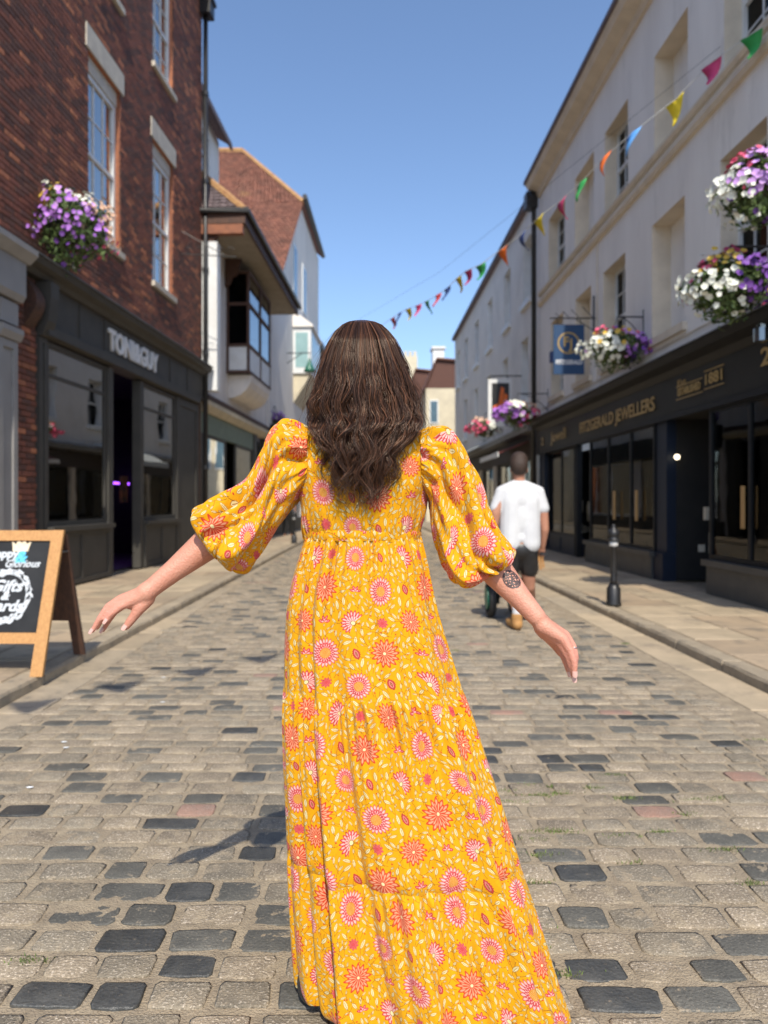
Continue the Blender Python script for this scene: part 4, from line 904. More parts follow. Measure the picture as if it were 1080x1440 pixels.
# ---------------------------------------------------------------- bunting
FC = {'g': mat('green_flag', (.03, .30, .07)), 'm': mat('magenta_flag', (.55, .05, .16)), 'y': mat('yellow_flag', (.75, .58, .03)), 'b': mat('light_blue_flag', (.10, .33, .75)), 'o': mat('orange_flag', (.85, .17, .02)), 'n': mat('navy_flag', (.03, .06, .2)), 'r': mat('red_flag', (.65, .06, .06))}
CN = {'g': 'green', 'm': 'magenta', 'y': 'yellow', 'b': 'light blue', 'o': 'orange', 'n': 'navy', 'r': 'red'}
fl = [(1057, 47, 'g'), (1000, 88, 'm'), (949, 140, 'y'), (891, 186, 'b'), (851, 220, 'o'), (818, 256, 'g'), (790, 281, 'm'), (758, 305, 'y'), (735, 328, 'n'), (707, 349, 'o'), (676, 372, 'g'), (658, 380, 'm'), (645, 389, 'y'), (629, 405, 'n'), (616, 414, 'r'), (601, 423, 'g'), (588, 429, 'm'), (574, 434, 'y'), (562, 440, 'n'), (552, 447, 'r')]
bt = empty('bunting', 'string of coloured triangle flags crossing the sky from the right terrace', 'bunting', (2, 14, 6))
def flag(name, mt, p, dirv, wdt, L_, lab=None, tw=0, par=bt):
    dirv = Vector(dirv).normalized(); q = MB(); n = 5; pts = []; o3 = Vector((dirv.y, -dirv.x, 0))
    for j in range(n+1):
        v = j/n; hw = wdt/2*(1-v)
        for i in (-1, 0, 1): pts.append(p+dirv*(hw*i+math.sin(tw*3+v)*.25*L_*v*v*math.sin(tw*5))+o3*(math.sin(tw+v*2.4)*L_*.40*v+.02*math.cos(i*2+tw))+Vector((0, 0, -L_*v*(1-.12*abs(math.sin(tw*2))))))
    b = len(q.v); q.v += pts
    for j in range(n):
        for i in (0, 1): k = b+j*3+i; q.f.append((k, k+1, k+4, k+3)); q.mi.append(0)
    o = q.build(name, mt, par, True)
    if lab: o['label'] = lab
    s_ = o.modifiers.new('thick', 'SOLIDIFY'); s_.thickness = .0015
    return o
pts = []
for k, (px, py, cc) in enumerate(fl):
    d = 8.2+.5*k; p = P(px, py, d); pts.append(p)
seq = [P(1110, 8, 7.7)]
seq[0].x = 4.5
for k, p in enumerate(pts):
    dv = (pts[min(k+1, len(pts)-1)]-pts[max(k-1, 0)]); tw = R.uniform(0, 6)
    flag('flag', FC[fl[k][2]], p, dv, .27, .30, CN[fl[k][2]]+' flag', tw); seq.append(p)
seq.append(P(530, 462, 19)); seq.append(P(480, 520, 26)); seq.append(P(444, 556, 37.5))
q = MB(); q.tube(seq, .006, 4); q.build('cord', mat('white_cord', (.6, .6, .58)), bt)
bt2 = empty('bunting', 'flag string overhead whose triangle shadows fall on the cobbles at left', 'bunting', (-1, 1, 5))
for k, (px, py) in enumerate(((55, 985), (175, 960), (280, 940), (370, 922))):
    yg = H*1040/(py-705); xg = (px-515)*yg/1040; zz = 4.6-.05*k
    p = Vector((xg-.02+.045*zz, yg-.88*zz, zz)); flag('flag', FC['bymo'[k]], p, (.93, .36, 0), .34, .30, None, .15+k*.12, bt2)
    if k == 0: p0 = p
    if k == 3: p1 = p
dv = (p1-p0); q = MB(); q.tube([p0-dv*.62, p0, p1, p1+dv*.2], .004, 4); q.build('cord', MATS['white_cord'], bt2)

q = MB(); ca, cm, cb = Vector((4.5, 9.4, 7.05)), Vector((1.7, 17, 6.55)), Vector((-3.02, 31, 7.3))
q.tube([ca.lerp(cm, i/8)+(cm.lerp(cb, i/8)-ca.lerp(cm, i/8))*(i/8)*.0 for i in range(8)]+[cm.lerp(cb, i/8) for i in range(9)], .0025, 4)
tag(q.build('overhead_cable', M_black), 'thin dark cable strung across the street above the bunting', 'cable')
q = MB(E); q.tube([(6, .02, 3.62), (12.0, .02, 3.60), (18.9, .02, 3.63)], .012, 5); q.tube([(14.35, .02, 3.6), (14.35, .02, 6.3)], .01, 5); q.build('wall_cable', M_trim, rb)
q = MB(E); q.box(17.6, 17.8, 0, .09, 4.6, 4.85); q.build('alarm_box', mat('blue_alarm_box', (.03, .06, .2)), rb)
# ---------------------------------------------------------------- bollards
def bollard(x, y, label):
    e = empty('bollard', label, 'bollard', (x, y, PZ), group='black street bollards')
    q = MB(); q.lathe((x, y, PZ), [(.085, 0), (.085, .03), (.078, .05), (.078, .20), (.062, .22), (.055, .25)], 16); q.build('base', M_black, e, True)
    q = MB(); q.lathe((x, y, PZ), [(.045, .25), (.036, .30), (.034, .66), (.05, .68)], 14); q.build('shaft', M_black, e, True)
    q = MB(); q.lathe((x, y, PZ), [(.05, .682), (.05, .74)], 14); q.build('reflective_band', M_whitepaint, e, True)
    q = MB(); q.lathe((x, y, PZ), [(.072, .742), (.075, .76), (.05, .78), (.062, .80), (.066, .84), (.05, .87), (.02, .895), (.024, .91), (.016, .93), (.002, .935)], 16); q.build('cap', M_black, e, True)
bollard(2.83, 8.46, 'black iron bollard with white band on the right pavement')
bollard(-2.42, 15.6, 'black bollard on the left pavement below the raised sleeve')
bollard(-2.05, 21, 'farther black bollard on the left kerb close to the dress waist')

# ---------------------------------------------------------------- chalkboard at left
def a_board(label, c, w_, h, lean, rz, full=True):
    """c: ground point at middle of front feet; board faces -Y before turning"""
    e = empty('a_board', label, 'a-board', c, rz=rz); fr = lambda x, y, z: Vector((x, y, z)); T = wm(e)
    def front(x, z, d=0): yy = z*lean-d; return T @ Vector((x, yy, z))
    def back(x, z, d=0): yy = 2*h*lean-z*lean+d; return T @ Vector((x, yy, z))
    def bar(x0, x1, z0, z1, fn, t, name, m_):
        q = MB(lambda a, b, c_: fn(a, c_, b)); q.box(x0, x1, 0, t, z0, z1); return q.build(name, m_, e)
    st = .085
    bar(-w_/2, -w_/2+st, 0, h, front, .03, 'leg', M_wood); bar(w_/2-st, w_/2, 0, h, front, .03, 'leg', M_wood)
    bar(-w_/2+st, w_/2-st, h-.075, h-.002, front, .027, 'top_rail', M_wood); bar(-w_/2+st, w_/2-st, .21, .28, front, .027, 'bottom_rail', M_wood)
    bar(-w_/2+st, w_/2-st, .28, h-.075, front, .012, 'board', M_board)
    bar(-w_/2, -w_/2+st, 0, h-.03, back, .03, 'leg', M_wooddark); bar(w_/2-st, w_/2, 0, h-.03, back, .03, 'leg', M_wooddark); bar(-w_/2+st, w_/2-st, .28, h-.04, back, .015, 'back_board', M_wooddark)
    q = MB(); q.tube([tuple(front(w_/2-.01, h*.84)), tuple(back(w_/2-.01, h*.84))], .008, 5); q.build('hinge_stay', mat('steel', (.5, .5, .5), None, 3, .3, metal=.9), e)
    return e, front, T
ab, front, T = a_board('chalkboard a-board in pine frame with crown and white wreath at left', (-2.617, 5.07, PZ), .82, .985, .355, math.radians(-1))
def on_board(x, z, d=.016):
    o_ = front(x, z, d); ex = (T.to_3x3() @ Vector((1, 0, 0))); ez = (front(0, 1)-front(0, 0)); return face_matrix(o_, ex, ez)
def bt_(s, x, z, size, m_, sq=1, bold=.002, name='chalk_lettering', shear=0):
    M_ = on_board(x, z)
    if shear: M_ = M_ @ Matrix(((1, shear, 0, 0), (0, 1, 0, 0), (0, 0, 1, 0), (0, 0, 0, 1)))
    return text(name, s, m_, M_, size, .001, ab, sq, bold)
bt_('happy', .0, .815, .085, M_chalk, 1, .004); bt_('&', .125, .79, .12, M_bluechalk, 1.1, .005, shear=.2); bt_('Glorious', .145, .745, .075, M_chalk, .95, .002, shear=.35)
bt_('Gifts', .065, .59, .115, M_chalk, 1, .004, shear=.3); bt_('&', .06, .525, .085, M_chalk, 1, .004, shear=.3); bt_('Cards', .065, .455, .11, M_chalk, 1, .004, shear=.3)
q = MB(lambda x, z, _: front(x, z, .014)); cr = [(.085, .905), (.07, .975), (.10, .955), (.115, .99), (.14, .965), (.165, .99), (.18, .955), (.21, .975), (.195, .905)]
q = MB(); cx = [(x-.03, z-.072) for x, z in cr]; q.v += [front(x, z, .015) for x, z in cx]; 
q.v.append(front(.085, .858, .015)); n_ = len(cx)
for i in range(n_-1): q.f.append((i, i+1, n_)); q.mi.append(0)
q.f.append((n_-1, 0, n_)); q.mi.append(0); q.build('crown', M_creamchalk, ab)
q = MB(); rr = random.Random(3); WC = (.057, .525)
for k in range(150):
    a = rr.uniform(0, 2*math.pi); rad = .165+rr.uniform(-.022, .022); 
    if -1.1 < a-0 < 0 and rr.random() < .4: rad -= .02
    x, z = WC[0]+rad*math.cos(a), WC[1]+rad*math.sin(a)*1.02; L_ = rr.uniform(.012, .026); b_ = a+math.pi/2+rr.uniform(-.7, .7); W_ = L_*.45; i0 = len(q.v); dd = .0145+k*.00001
    for (u, v) in ((-L_, 0), (0, W_), (L_, 0), (0, -W_)): q.v.append(front(x+u*math.cos(b_)-v*math.sin(b_), z+u*math.sin(b_)+v*math.cos(b_), dd))
    q.f.append((i0, i0+1, i0+2, i0+3)); q.mi.append(0)
tag(q.build('leaf_wreath', M_chalk, ab), kind='stuff')
q = MB()
for rad in (.15, .18):
    pts = [front(WC[0]+rad*math.cos(i/24*2*math.pi), WC[1]+rad*math.sin(i/24*2*math.pi), .014) for i in range(25)]
    q.tube(pts, .004, 4)
q.build('wreath_ring', M_chalk, ab)
a_board('small pale wooden a-board beyond the walking man', (3.13, 13.2, PZ), .5, 1.0, .16, math.radians(70))
# ---------------------------------------------------------------- bodies
def capsule(bm, p0, r0, p1, r1, seg=14, flat=None):
    p0, p1 = Vector(p0), Vector(p1); t = (p1-p0); L_ = t.length; t = t/L_ if L_ > 1e-6 else Vector((0, 0, 1)); up = t.orthogonal().normalized(); sd_ = t.cross(up); rings = []
    for i in range(5): a = math.pi/2*(1-i/5+0); rings.append((p0-t*r0*math.sin(a), r0*math.cos(a)))
    rings += [(p0, r0), (p0.lerp(p1, .5), (r0+r1)/2), (p1, r1)]
    for i in range(1, 6): a = math.pi/2*i/5; rings.append((p1+t*r1*math.sin(a), r1*math.cos(a)))
    vs = []
    for c, r in rings:
        r = max(r, .0004); vs.append([bm.verts.new(c+(up*math.cos(2*math.pi*k/seg)+sd_*math.sin(2*math.pi*k/seg))*r) for k in range(seg)])
    for a, b in zip(vs, vs[1:]):
        for k in range(seg): bm.faces.new((a[k], a[(k+1) % seg], b[(k+1) % seg], b[k]))
    bm.faces.new(vs[0][::-1]); bm.faces.new(vs[-1])
def ellip(bm, c, r, rot=0):
    res = bmesh.ops.create_uvsphere(bm, u_segments=20, v_segments=14, radius=1); M_ = Matrix.Translation(Vector(c)) @ Matrix.Rotation(rot, 4, 'X') @ Matrix.Diagonal((*r, 1))
    bmesh.ops.transform(bm, matrix=M_, verts=res['verts'])
def remesh(bm, name, voxel, smooth_it, mt, parent):
    me = bpy.data.meshes.new(name); bm.to_mesh(me); bm.free(); o = bpy.data.objects.new(name, me); S.collection.objects.link(o)
    m1 = o.modifiers.new('r', 'REMESH'); m1.mode = 'VOXEL'; m1.voxel_size = voxel; m1.use_smooth_shade = True
    m2 = o.modifiers.new('s', 'SMOOTH'); m2.iterations = smooth_it; m2.factor = .5
    dg = bpy.context.evaluated_depsgraph_get(); me2 = bpy.data.meshes.new_from_object(o.evaluated_get(dg)); bpy.data.objects.remove(o)
    me2.materials.clear(); me2.materials.append(mt); me2.transform(wm(parent).inverted()); me2.name = name
    return link(bpy.data.objects.new(name, me2), parent)
def chain(bm, pts, rs, seg=14):
    for i in range(len(pts)-1): capsule(bm, pts[i], rs[i], pts[i+1], rs[i+1], seg)

# ---------------------------------------------------------------- the woman
woman = empty('person', 'long haired woman in yellow floral maxi dress, arms out, seen from behind', 'person', (0, 1.9, 0))
bm = bmesh.new()
Z = lambda py, d=1.87: H+(705-py)*d/1040
X = lambda px, d=1.87: (px-515)*d/1040
ellip(bm, (-.01, 1.885, 1.615), (.070, .085, .094)); ellip(bm, (-.01, 1.915, 1.565), (.055, .06, .058))   # skull, jaw
capsule(bm, (-.01, 1.975, 1.62), .009, (-.01, 1.985, 1.595), .014)                                        # nose
capsule(bm, (-.026, 1.962, 1.563), .009, (.006, 1.962, 1.563), .009)                                      # lips
for s in (-1, 1):
    ellip(bm, (-.01+s*.073, 1.88, 1.61), (.010, .020, .032)); ellip(bm, (-.01+s*.03, 1.952, 1.628), (.017, .012, .010))
chain(bm, [(-.01, 1.90, 1.56), (-.01, 1.875, 1.43)], [.052, .056])
ellip(bm, (-.005, 1.885, 1.33), (.150, .085, .13)); ellip(bm, (-.005, 1.89, 1.20), (.125, .085, .12)); ellip(bm, (.0, 1.9, 1.02), (.155, .10, .13)); ellip(bm, (0, 1.9, .93), (.16, .11, .11))
chain(bm, [(-.125, 1.88, 1.40), (-.01, 1.875, 1.43), (.125, 1.88, 1.395)], [.036, .045, .036])
for s, fx, fy in ((-1, -.135, 1.90), (1, .09, 2.0)):
    chain(bm, [(s*.08, 1.9, .90), (s*.085, 1.92, .50), (fx, fy, .11)], [.085, .055, .036]); chain(bm, [(fx, fy-.02, .06), (fx, fy+.15, .04)], [.036, .03])
def arm(sh, el, wr, dS, dE, dW, side):
    s_, e_, w_ = P(*sh, dS), P(*el, dE), P(*wr, dW)
    f1 = e_.lerp(w_, .28); f2 = e_.lerp(w_, .7)
    chain(bm, [s_, s_.lerp(e_, .5), e_], [.040, .042, .040]); chain(bm, [e_, f1, f2, w_], [.0395, .0395, .0275, .0225], 18); return s_, e_, w_
sL = arm((440, 632), (318, 744), (212, 828), 1.87, 1.83, 1.76, -1)
sR = arm((588, 630), (680, 782), (755, 868), 1.87, 1.82, 1.73, 1)
capsule(bm, P(227, 817, 1.77), .0225, P(205, 833, 1.755), .024)
LF = [ # left fingers (px, py, depth), radii
 ([(203, 836, 1.75), (181, 847, 1.745), (166, 855, 1.738), (156, 864, 1.735), (150, 873, 1.735)], [.017, .0125, .0088, .0080, .0062]),
 ([(203, 833, 1.755), (170, 843, 1.75), (152, 853, 1.745), (141, 869, 1.74), (130, 887, 1.74)], [.018, .0125, .0092, .0082, .0060]),
 ([(204, 833, 1.77), (170, 843, 1.768), (152, 856, 1.770), (143, 870, 1.770), (136, 883, 1.77)], [.018, .012, .0088, .0078, .0062]),
 ([(205, 837, 1.785), (177, 848, 1.785), (161, 861, 1.79), (152, 874, 1.79), (145, 886, 1.79)], [.016, .011, .0080, .0072, .0058]),
 ([(207, 842, 1.76), (197, 854, 1.752), (189, 866, 1.75), (182, 875, 1.75), (177, 882, 1.75)], [.019, .0155, .0115, .0105, .0082])]
RF = [
 ([(763, 878, 1.73), (795, 893, 1.725), (806, 908, 1.71), (810, 924, 1.70), (808, 938, 1.70)], [.021, .0115, .0082, .0075, .006]),
 ([(764, 880, 1.725), (793, 899, 1.705), (803, 917, 1.695), (808, 933, 1.69), (808, 947, 1.69)], [.021, .0125, .0088, .008, .0062]),
 ([(763, 882, 1.735), (789, 904, 1.715), (798, 922, 1.705), (804, 938, 1.70), (807, 954, 1.70)], [.021, .0125, .009, .008, .006]),
 ([(762, 882, 1.75), (784, 905, 1.74), (792, 921, 1.74), (797, 935, 1.745), (800, 946, 1.75)], [.02, .012, .0088, .0078, .006]),
 ([(762, 884, 1.755), (773, 897, 1.76), (781, 908, 1.765), (787, 916, 1.77), (790, 921, 1.775)], [.019, .0145, .0108, .010, .0078])]
for Fs in (LF, RF):
    for pts, rs in Fs: chain(bm, [P(*p) for p in pts], rs, 16)
capsule(bm, P(767, 884, 1.745), .024, P(779, 897, 1.74), .020); capsule(bm, P(760, 874, 1.74), .0225, P(768, 886, 1.745), .024)
capsule(bm, P(200, 840, 1.765), .022, P(184, 847, 1.765), .018)
body = remesh(bm, 'body', .0036, 5, M_skin, woman)
# arm skin details: warm hands, tattoo on the right forearm (material driven by object position)
nt = M_skin.node_tree; n = nt.nodes; l = nt.links; pb = n['Principled BSDF']; src = pb.inputs['Base Color'].links[0].from_socket
geo = n.new('ShaderNodeNewGeometry')
tc = P(722, 812, 1.74)
def nd(t, **k):
    x = n.new(t)
    for a, b in k.items(): setattr(x, a, b)
    return x
sub = nd('ShaderNodeVectorMath', operation='SUBTRACT'); l.new(geo.outputs['Position'], sub.inputs[0]); sub.inputs[1].default_value = tc
ln = nd('ShaderNodeVectorMath', operation='LENGTH'); l.new(sub.outputs[0], ln.inputs[0])
vo = nd('ShaderNodeTexVoronoi', feature='DISTANCE_TO_EDGE'); vo.inputs['Scale'].default_value = 175; l.new(geo.outputs['Position'], vo.inputs['Vector'])
vl = nd('ShaderNodeMath', operation='LESS_THAN'); l.new(vo.outputs['Distance'], vl.inputs[0]); vl.inputs[1].default_value = .2
wv_ = nd('ShaderNodeMath', operation='SINE'); mu = nd('ShaderNodeMath', operation='MULTIPLY'); mu.inputs[1].default_value = 850; l.new(ln.outputs[1], mu.inputs[0]); l.new(mu.outputs[0], wv_.inputs[0])
w2 = nd('ShaderNodeMath', operation='GREATER_THAN'); l.new(wv_.outputs[0], w2.inputs[0]); w2.inputs[1].default_value = .55
mx_ = nd('ShaderNodeMath', operation='MAXIMUM'); l.new(vl.outputs[0], mx_.inputs[0]); l.new(w2.outputs[0], mx_.inputs[1])
inr = nd('ShaderNodeMapRange'); inr.inputs[1].default_value = .0275; inr.inputs[2].default_value = .0255; l.new(ln.outputs[1], inr.inputs[0])
tm = nd('ShaderNodeMath', operation='MULTIPLY'); l.new(mx_.outputs[0], tm.inputs[0]); l.new(inr.outputs[0], tm.inputs[1])
tm2 = nd('ShaderNodeMath', operation='MULTIPLY'); l.new(tm.outputs[0], tm2.inputs[0]); tm2.inputs[1].default_value = .92
mxc = nd('ShaderNodeMix', data_type='RGBA'); l.new(tm2.outputs[0], mxc.inputs[0]); l.new(src, mxc.inputs[6]); mxc.inputs[7].default_value = (.03, .028, .03, 1)
# redder fingers
def near(pt, r0, r1):
    s_ = nd('ShaderNodeVectorMath', operation='SUBTRACT'); l.new(geo.outputs['Position'], s_.inputs[0]); s_.inputs[1].default_value = pt
    q_ = nd('ShaderNodeVectorMath', operation='LENGTH'); l.new(s_.outputs[0], q_.inputs[0]); m_ = nd('ShaderNodeMapRange'); m_.inputs[1].default_value = r1; m_.inputs[2].default_value = r0; l.new(q_.outputs[1], m_.inputs[0]); return m_.outputs[0]
nm = nd('ShaderNodeMath', operation='MAXIMUM'); l.new(near(P(145, 875, 1.75), .03, .12), nm.inputs[0]); l.new(near(P(805, 940, 1.7), .03, .12), nm.inputs[1])
nf = nd('ShaderNodeMath', operation='MULTIPLY'); l.new(nm.outputs[0], nf.inputs[0]); nf.inputs[1].default_value = .45
mx2 = nd('ShaderNodeMix', data_type='RGBA'); l.new(nf.outputs[0], mx2.inputs[0]); l.new(mxc.outputs[2], mx2.inputs[6]); mx2.inputs[7].default_value = (.58, .24, .18, 1); l.new(mx2.outputs[2], pb.inputs['Base Color'])
for Fs, sgn in ((LF, -1), (RF, 1)):      # finger nails
    for k, (pts, rs) in enumerate(Fs):
        a, b = P(*pts[-2]), P(*pts[-1]); t = (b-a).normalized(); up = Vector((0, -1, 0)) if sgn > 0 else Vector((-.35, -.75, .45)); up = (up-t*up.dot(t)).normalized(); s_ = t.cross(up); V = []; F = []
        r = rs[-1]
        for i in range(5):
            for j in range(5):
                v = i/4; u = (j-2)/2; an = u*1.0; V.append(b+t*(-.006+v*.0145)+(up*math.cos(an)+s_*math.sin(an)*(1 if i < 4 else .75))*(r*1.02+.0006))
        for i in range(4):
            for j in range(4): F.append((i*5+j, i*5+j+1, (i+1)*5+j+1, (i+1)*5+j))
        npmesh('nail', V, F, M_nail, woman)
q = MB(); c = P(807, 912, 1.706); dv = (P(810, 924, 1.70)-P(806, 908, 1.71)).normalized(); u_ = dv.orthogonal().normalized(); v_ = dv.cross(u_)
q.tube([c+(u_*math.cos(i/16*2*math.pi)+v_*math.sin(i/16*2*math.pi))*.0088 for i in range(17)], .0009, 6, False); q.build('finger_ring', mat('silver', (.8, .8, .8), None, 3, .2, metal=1), woman, True)
for sx in (-1, 1):
    bm = bmesh.new(); ellip(bm, (-.01+sx*.03, 1.957, 1.63), (.012, .012, .010)); me = bpy.data.meshes.new('eye'); bm.to_mesh(me); bm.free(); me.materials.append(M_whitepaint); me.transform(wm(woman).inverted()); link(bpy.data.objects.new('eye', me), woman)
for s, fx, fy in ((-1, -.135, 1.90), (1, .09, 2.0)):
    bm = bmesh.new(); chain(bm, [(fx, fy-.035, .055), (fx, fy+.06, .045), (fx-.0, fy+.17, .035)], [.05, .047, .04]); capsule(bm, (fx, fy-.02, .07), .047, (fx, fy, .16), .045)
    bmesh.ops.scale(bm, vec=(.95, 1, 1), verts=bm.verts); remesh(bm, 'shoe', .006, 4, M_black, woman)

# ---------------------------------------------------------------- dress print, drawn as one repeating cloth tile
TS = 1200
def cloth_tile():
    img = np.empty((TS, TS, 3), 'f'); base = np.array(srgb(250, 178, 3), 'f'); img[:] = base
    rs = np.random.RandomState(5)
    RED, PINK, PALE, ORG, DORG, CRM, BRN, GLD = [np.array(srgb(*c), 'f') for c in ((214, 62, 66), (242, 140, 138), (252, 206, 196), (240, 112, 66), (222, 70, 42), (250, 236, 176), (140, 84, 26), (226, 140, 10))]
    PORG = np.array(srgb(250, 176, 138), 'f')
    occ = np.zeros((TS, TS), bool)
    def win(cx, cy, r):
        n_ = int(r*TS)+3; x0, y0 = int(cx*TS), int(cy*TS); ix = np.arange(x0-n_, x0+n_+1); iy = np.arange(y0-n_, y0+n_+1)
        gx, gy = np.meshgrid(ix/TS-cx, iy/TS-cy); return np.ix_(iy % TS, ix % TS), gx, gy
    def put(sl, mask, col): 
        a = img[sl]; a[mask] = col; img[sl] = a
    def mark(sl, mask): a = occ[sl]; a |= mask; occ[sl] = a
    def petals(cx, cy, R_, n_, c_edge, c_fill, c_hi, a0=0, r_in=0, sharp=.24, half=None, fat=0):
        sl, x, y = win(cx, cy, R_*1.06); r = np.hypot(x, y)/R_; th = np.arctan2(y, x)+a0; ph = (th*n_/(2*np.pi)) % 1-.5
        env = 1-sharp*np.abs(ph*2)**1.5; m_ = (r < env) & (r > r_in)
        if half is not None: m_ &= np.cos(np.arctan2(y, x)-half) > -.25
        put(sl, m_, c_edge); mark(sl, m_)
        f = m_ & (r < env-(.05 if fat else .10)) & (np.abs(ph) < (.42 if fat else .33)*np.minimum(1, (r-r_in)*2.4+.25)); put(sl, f, c_fill)
        h = m_ & (r < env-(.11 if fat else .17)) & (np.abs(ph) < (.26 if fat else .17)*np.minimum(1, (r-r_in)*3+.2)) & (r > r_in+.08); put(sl, h, c_hi)
    def vine(x0, y0, a, L_, curl):
        pts = []; x, y = x0, y0
        for i in range(int(L_*TS/1.5)): x += math.cos(a)*1.5/TS; y += math.sin(a)*1.5/TS; a += curl*1.5/TS; pts.append((x, y, a))
        for (x, y, a) in pts:
            X_, Y_ = int(x*TS), int(y*TS)
            for dx in (-1, 0, 1):
                for dy in (-1, 0, 1): img[(Y_+dy) % TS, (X_+dx) % TS] = BRN*.9+base*.12
        return pts
    def leaf(cx, cy, a, L_, W_=.40, col=CRM):
        sl, x, y = win(cx, cy, L_*1.05); u = (x*math.cos(a)+y*math.sin(a))/L_; v = (-x*math.sin(a)+y*math.cos(a))/L_
        ww = W_*(1-u*u)**.8*(1+.16*np.sign(np.sin(u*15))) if True else 0
        ww = W_*np.clip(1-u*u, 0, 1)**.85*(1+.14*(np.abs(((u*3.2) % 1)-.5)*4-1)); m_ = (np.abs(u) < 1) & (np.abs(v) < ww); t_ = 2.2/TS/L_
        put(sl, m_, BRN); put(sl, (np.abs(u) < 1-t_*1.5) & (np.abs(v) < ww-t_), col); put(sl, m_ & (np.abs(v) < t_*.6) & (u < .6), BRN); mark(sl, m_)
        put(sl, m_ & (np.abs(v-.08) < .06) & (np.abs(u) < .5), CRM*.75+GLD*.25)
    R1 = .118
    BIG = [(.14, .13, 'p'), (.64, .60, 'p'), (.62, .11, 'o'), (.13, .62, 'o'), (.385, .355, 'h'), (.885, .86, 'h'), (.88, .36, 'o2'), (.39, .86, 'p2')]
    SM = [(.39, .10, 'b'), (.90, .10, 'c'), (.40, .60, 'c'), (.88, .61, 'b'), (.14, .36, 'c'), (.64, .86, 'b'), (.13, .88, 'k'), (.63, .36, 'k')]
    # vines and stippling first
    for (x, y, k) in BIG:
        for j in range(5): vine(x, y, rs.uniform(0, 6.28), .26, rs.uniform(-9, 9))
    for _ in range(5200):
        x, y = rs.randint(0, TS, 2); img[y-1:y+1, x-1:x+1] = GLD*.75+BRN*.2
    for (x, y, k) in BIG:
        if k[0] == 'p':
            R_ = R1 if k == 'p' else R1*.86
            petals(x, y, R_, 22, RED, PINK, PALE, fat=1); petals(x, y, R_*.70, 20, RED, RED*.5+PINK*.5, PALE, .14); petals(x, y, R_*.52, 16, RED, PINK, PALE, .3)
            sl, gx, gy = win(x, y, R_*.4); r = np.hypot(gx, gy); m_ = r < R_*.37; put(sl, m_, GLD); d_ = m_ & ((np.sin((gx+gy)*620) > .2) & (np.sin((gx-gy)*620) > .2)); put(sl, d_, CRM); put(sl, m_ & (r > R_*.335), ORG)
        elif k[0] == 'o':
            R_ = R1*1.02 if k == 'o' else R1*.84
            petals(x, y, R_, 14, DORG, ORG, PORG, .2, 0, .42); petals(x, y, R_*.74, 14, DORG, ORG, PORG, .2+math.pi/14, 0, .42)
            sl, gx, gy = win(x, y, R_*.2); r = np.hypot(gx, gy); put(sl, r < R_*.13, DORG); put(sl, r < R_*.10, CRM)
        else:
            hd = 2.6 if x < .5 else .6
            petals(x, y, R1*.84, 19, RED, PINK, PALE, 0, .0, .24, hd); petals(x, y, R1*.52, 15, RED, PALE, PALE, .1, 0, .28, hd)
            sl, gx, gy = win(x, y, R1*.2); r = np.hypot(gx, gy); put(sl, r < R1*.16, BRN); put(sl, r < R1*.13, CRM)
    for (x, y, k) in SM:
        if k == 'b': leaf(x, y, 1.9, .046, .58, RED); leaf(x, y, 1.9, .034, .46, PINK); leaf(x, y, 1.9, .022, .3, RED); leaf(x, y, 1.9, .012, .3, PALE)
        elif k == 'c':
            petals(x, y, .052, 7, RED, RED, PINK, .3, 0, .5, 1.57); petals(x, y, .03, 5, RED, PINK, PALE, .3, 0, .5, 1.57); leaf(x, y-.022, 1.57, .014, .5)
        else: petals(x, y, .046, 9, RED, PINK, RED, 0, 0, .35)
    # cream leaves filling the ground, in sprigs
    tries = 0; placed = 0
    while tries < 9000 and placed < 230:
        tries += 1; x, y = rs.rand(2); a = rs.choice([.5, 1.0, 1.57, 2.1, 2.6])+rs.uniform(-.25, .25); L_ = rs.uniform(.018, .031) if placed > 50 else rs.uniform(.031, .040)
        sl, gx, gy = win(x, y, L_*1.1); u = gx*math.cos(a)+gy*math.sin(a); v = -gx*math.sin(a)+gy*math.cos(a)
        if (occ[sl] & (np.abs(u) < L_*1.1) & (np.abs(v) < L_*.55)).any(): continue
        vine(x-math.cos(a)*L_, y-math.sin(a)*L_, a+3.5, .035, rs.uniform(-20, 20)); leaf(x, y, a, L_, .36); placed += 1
    for _ in range(70):
        x, y = rs.rand(2)
        if occ[int(y*TS), int(x*TS)]: continue
        sl, gx, gy = win(x, y, .01); r = np.hypot(gx, gy); put(sl, (r < .0055) & ~occ[sl], DORG)
    return img
tile = cloth_tile()
im = bpy.data.images.new('floral_print', TS, TS, float_buffer=False); im.colorspace_settings.name = 'sRGB'
sr = np.where(tile <= .0031308, tile*12.92, 1.055*np.clip(tile, 1e-6, 1)**(1/2.4)-.055)
px_ = np.ones((TS, TS, 4), 'f'); px_[..., :3] = sr; im.pixels.foreach_set(px_.ravel()); im.update(); im.pack()
m = bpy.data.materials.new('floral_cotton'); m.use_nodes = True; n = m.node_tree.nodes; l = m.node_tree.links; p = n['Principled BSDF']
ti = n.new('ShaderNodeTexImage'); ti.image = im; ti.interpolation = 'Linear'; uvn = n.new('ShaderNodeUVMap'); uvn.uv_map = 'UVMap'
wob = n.new('ShaderNodeTexNoise'); wob.inputs['Scale'].default_value = 2.2; wob.inputs['Detail'].default_value = 1; l.new(uvn.outputs[0], wob.inputs['Vector'])
wa = n.new('ShaderNodeVectorMath'); wa.operation = 'SCALE'; wa.inputs['Scale'].default_value = .10; l.new(wob.outputs['Color'], wa.inputs[0]); wb_ = n.new('ShaderNodeVectorMath'); wb_.operation = 'ADD'; l.new(uvn.outputs[0], wb_.inputs[0]); l.new(wa.outputs[0], wb_.inputs[1]); l.new(wb_.outputs[0], ti.inputs[0])
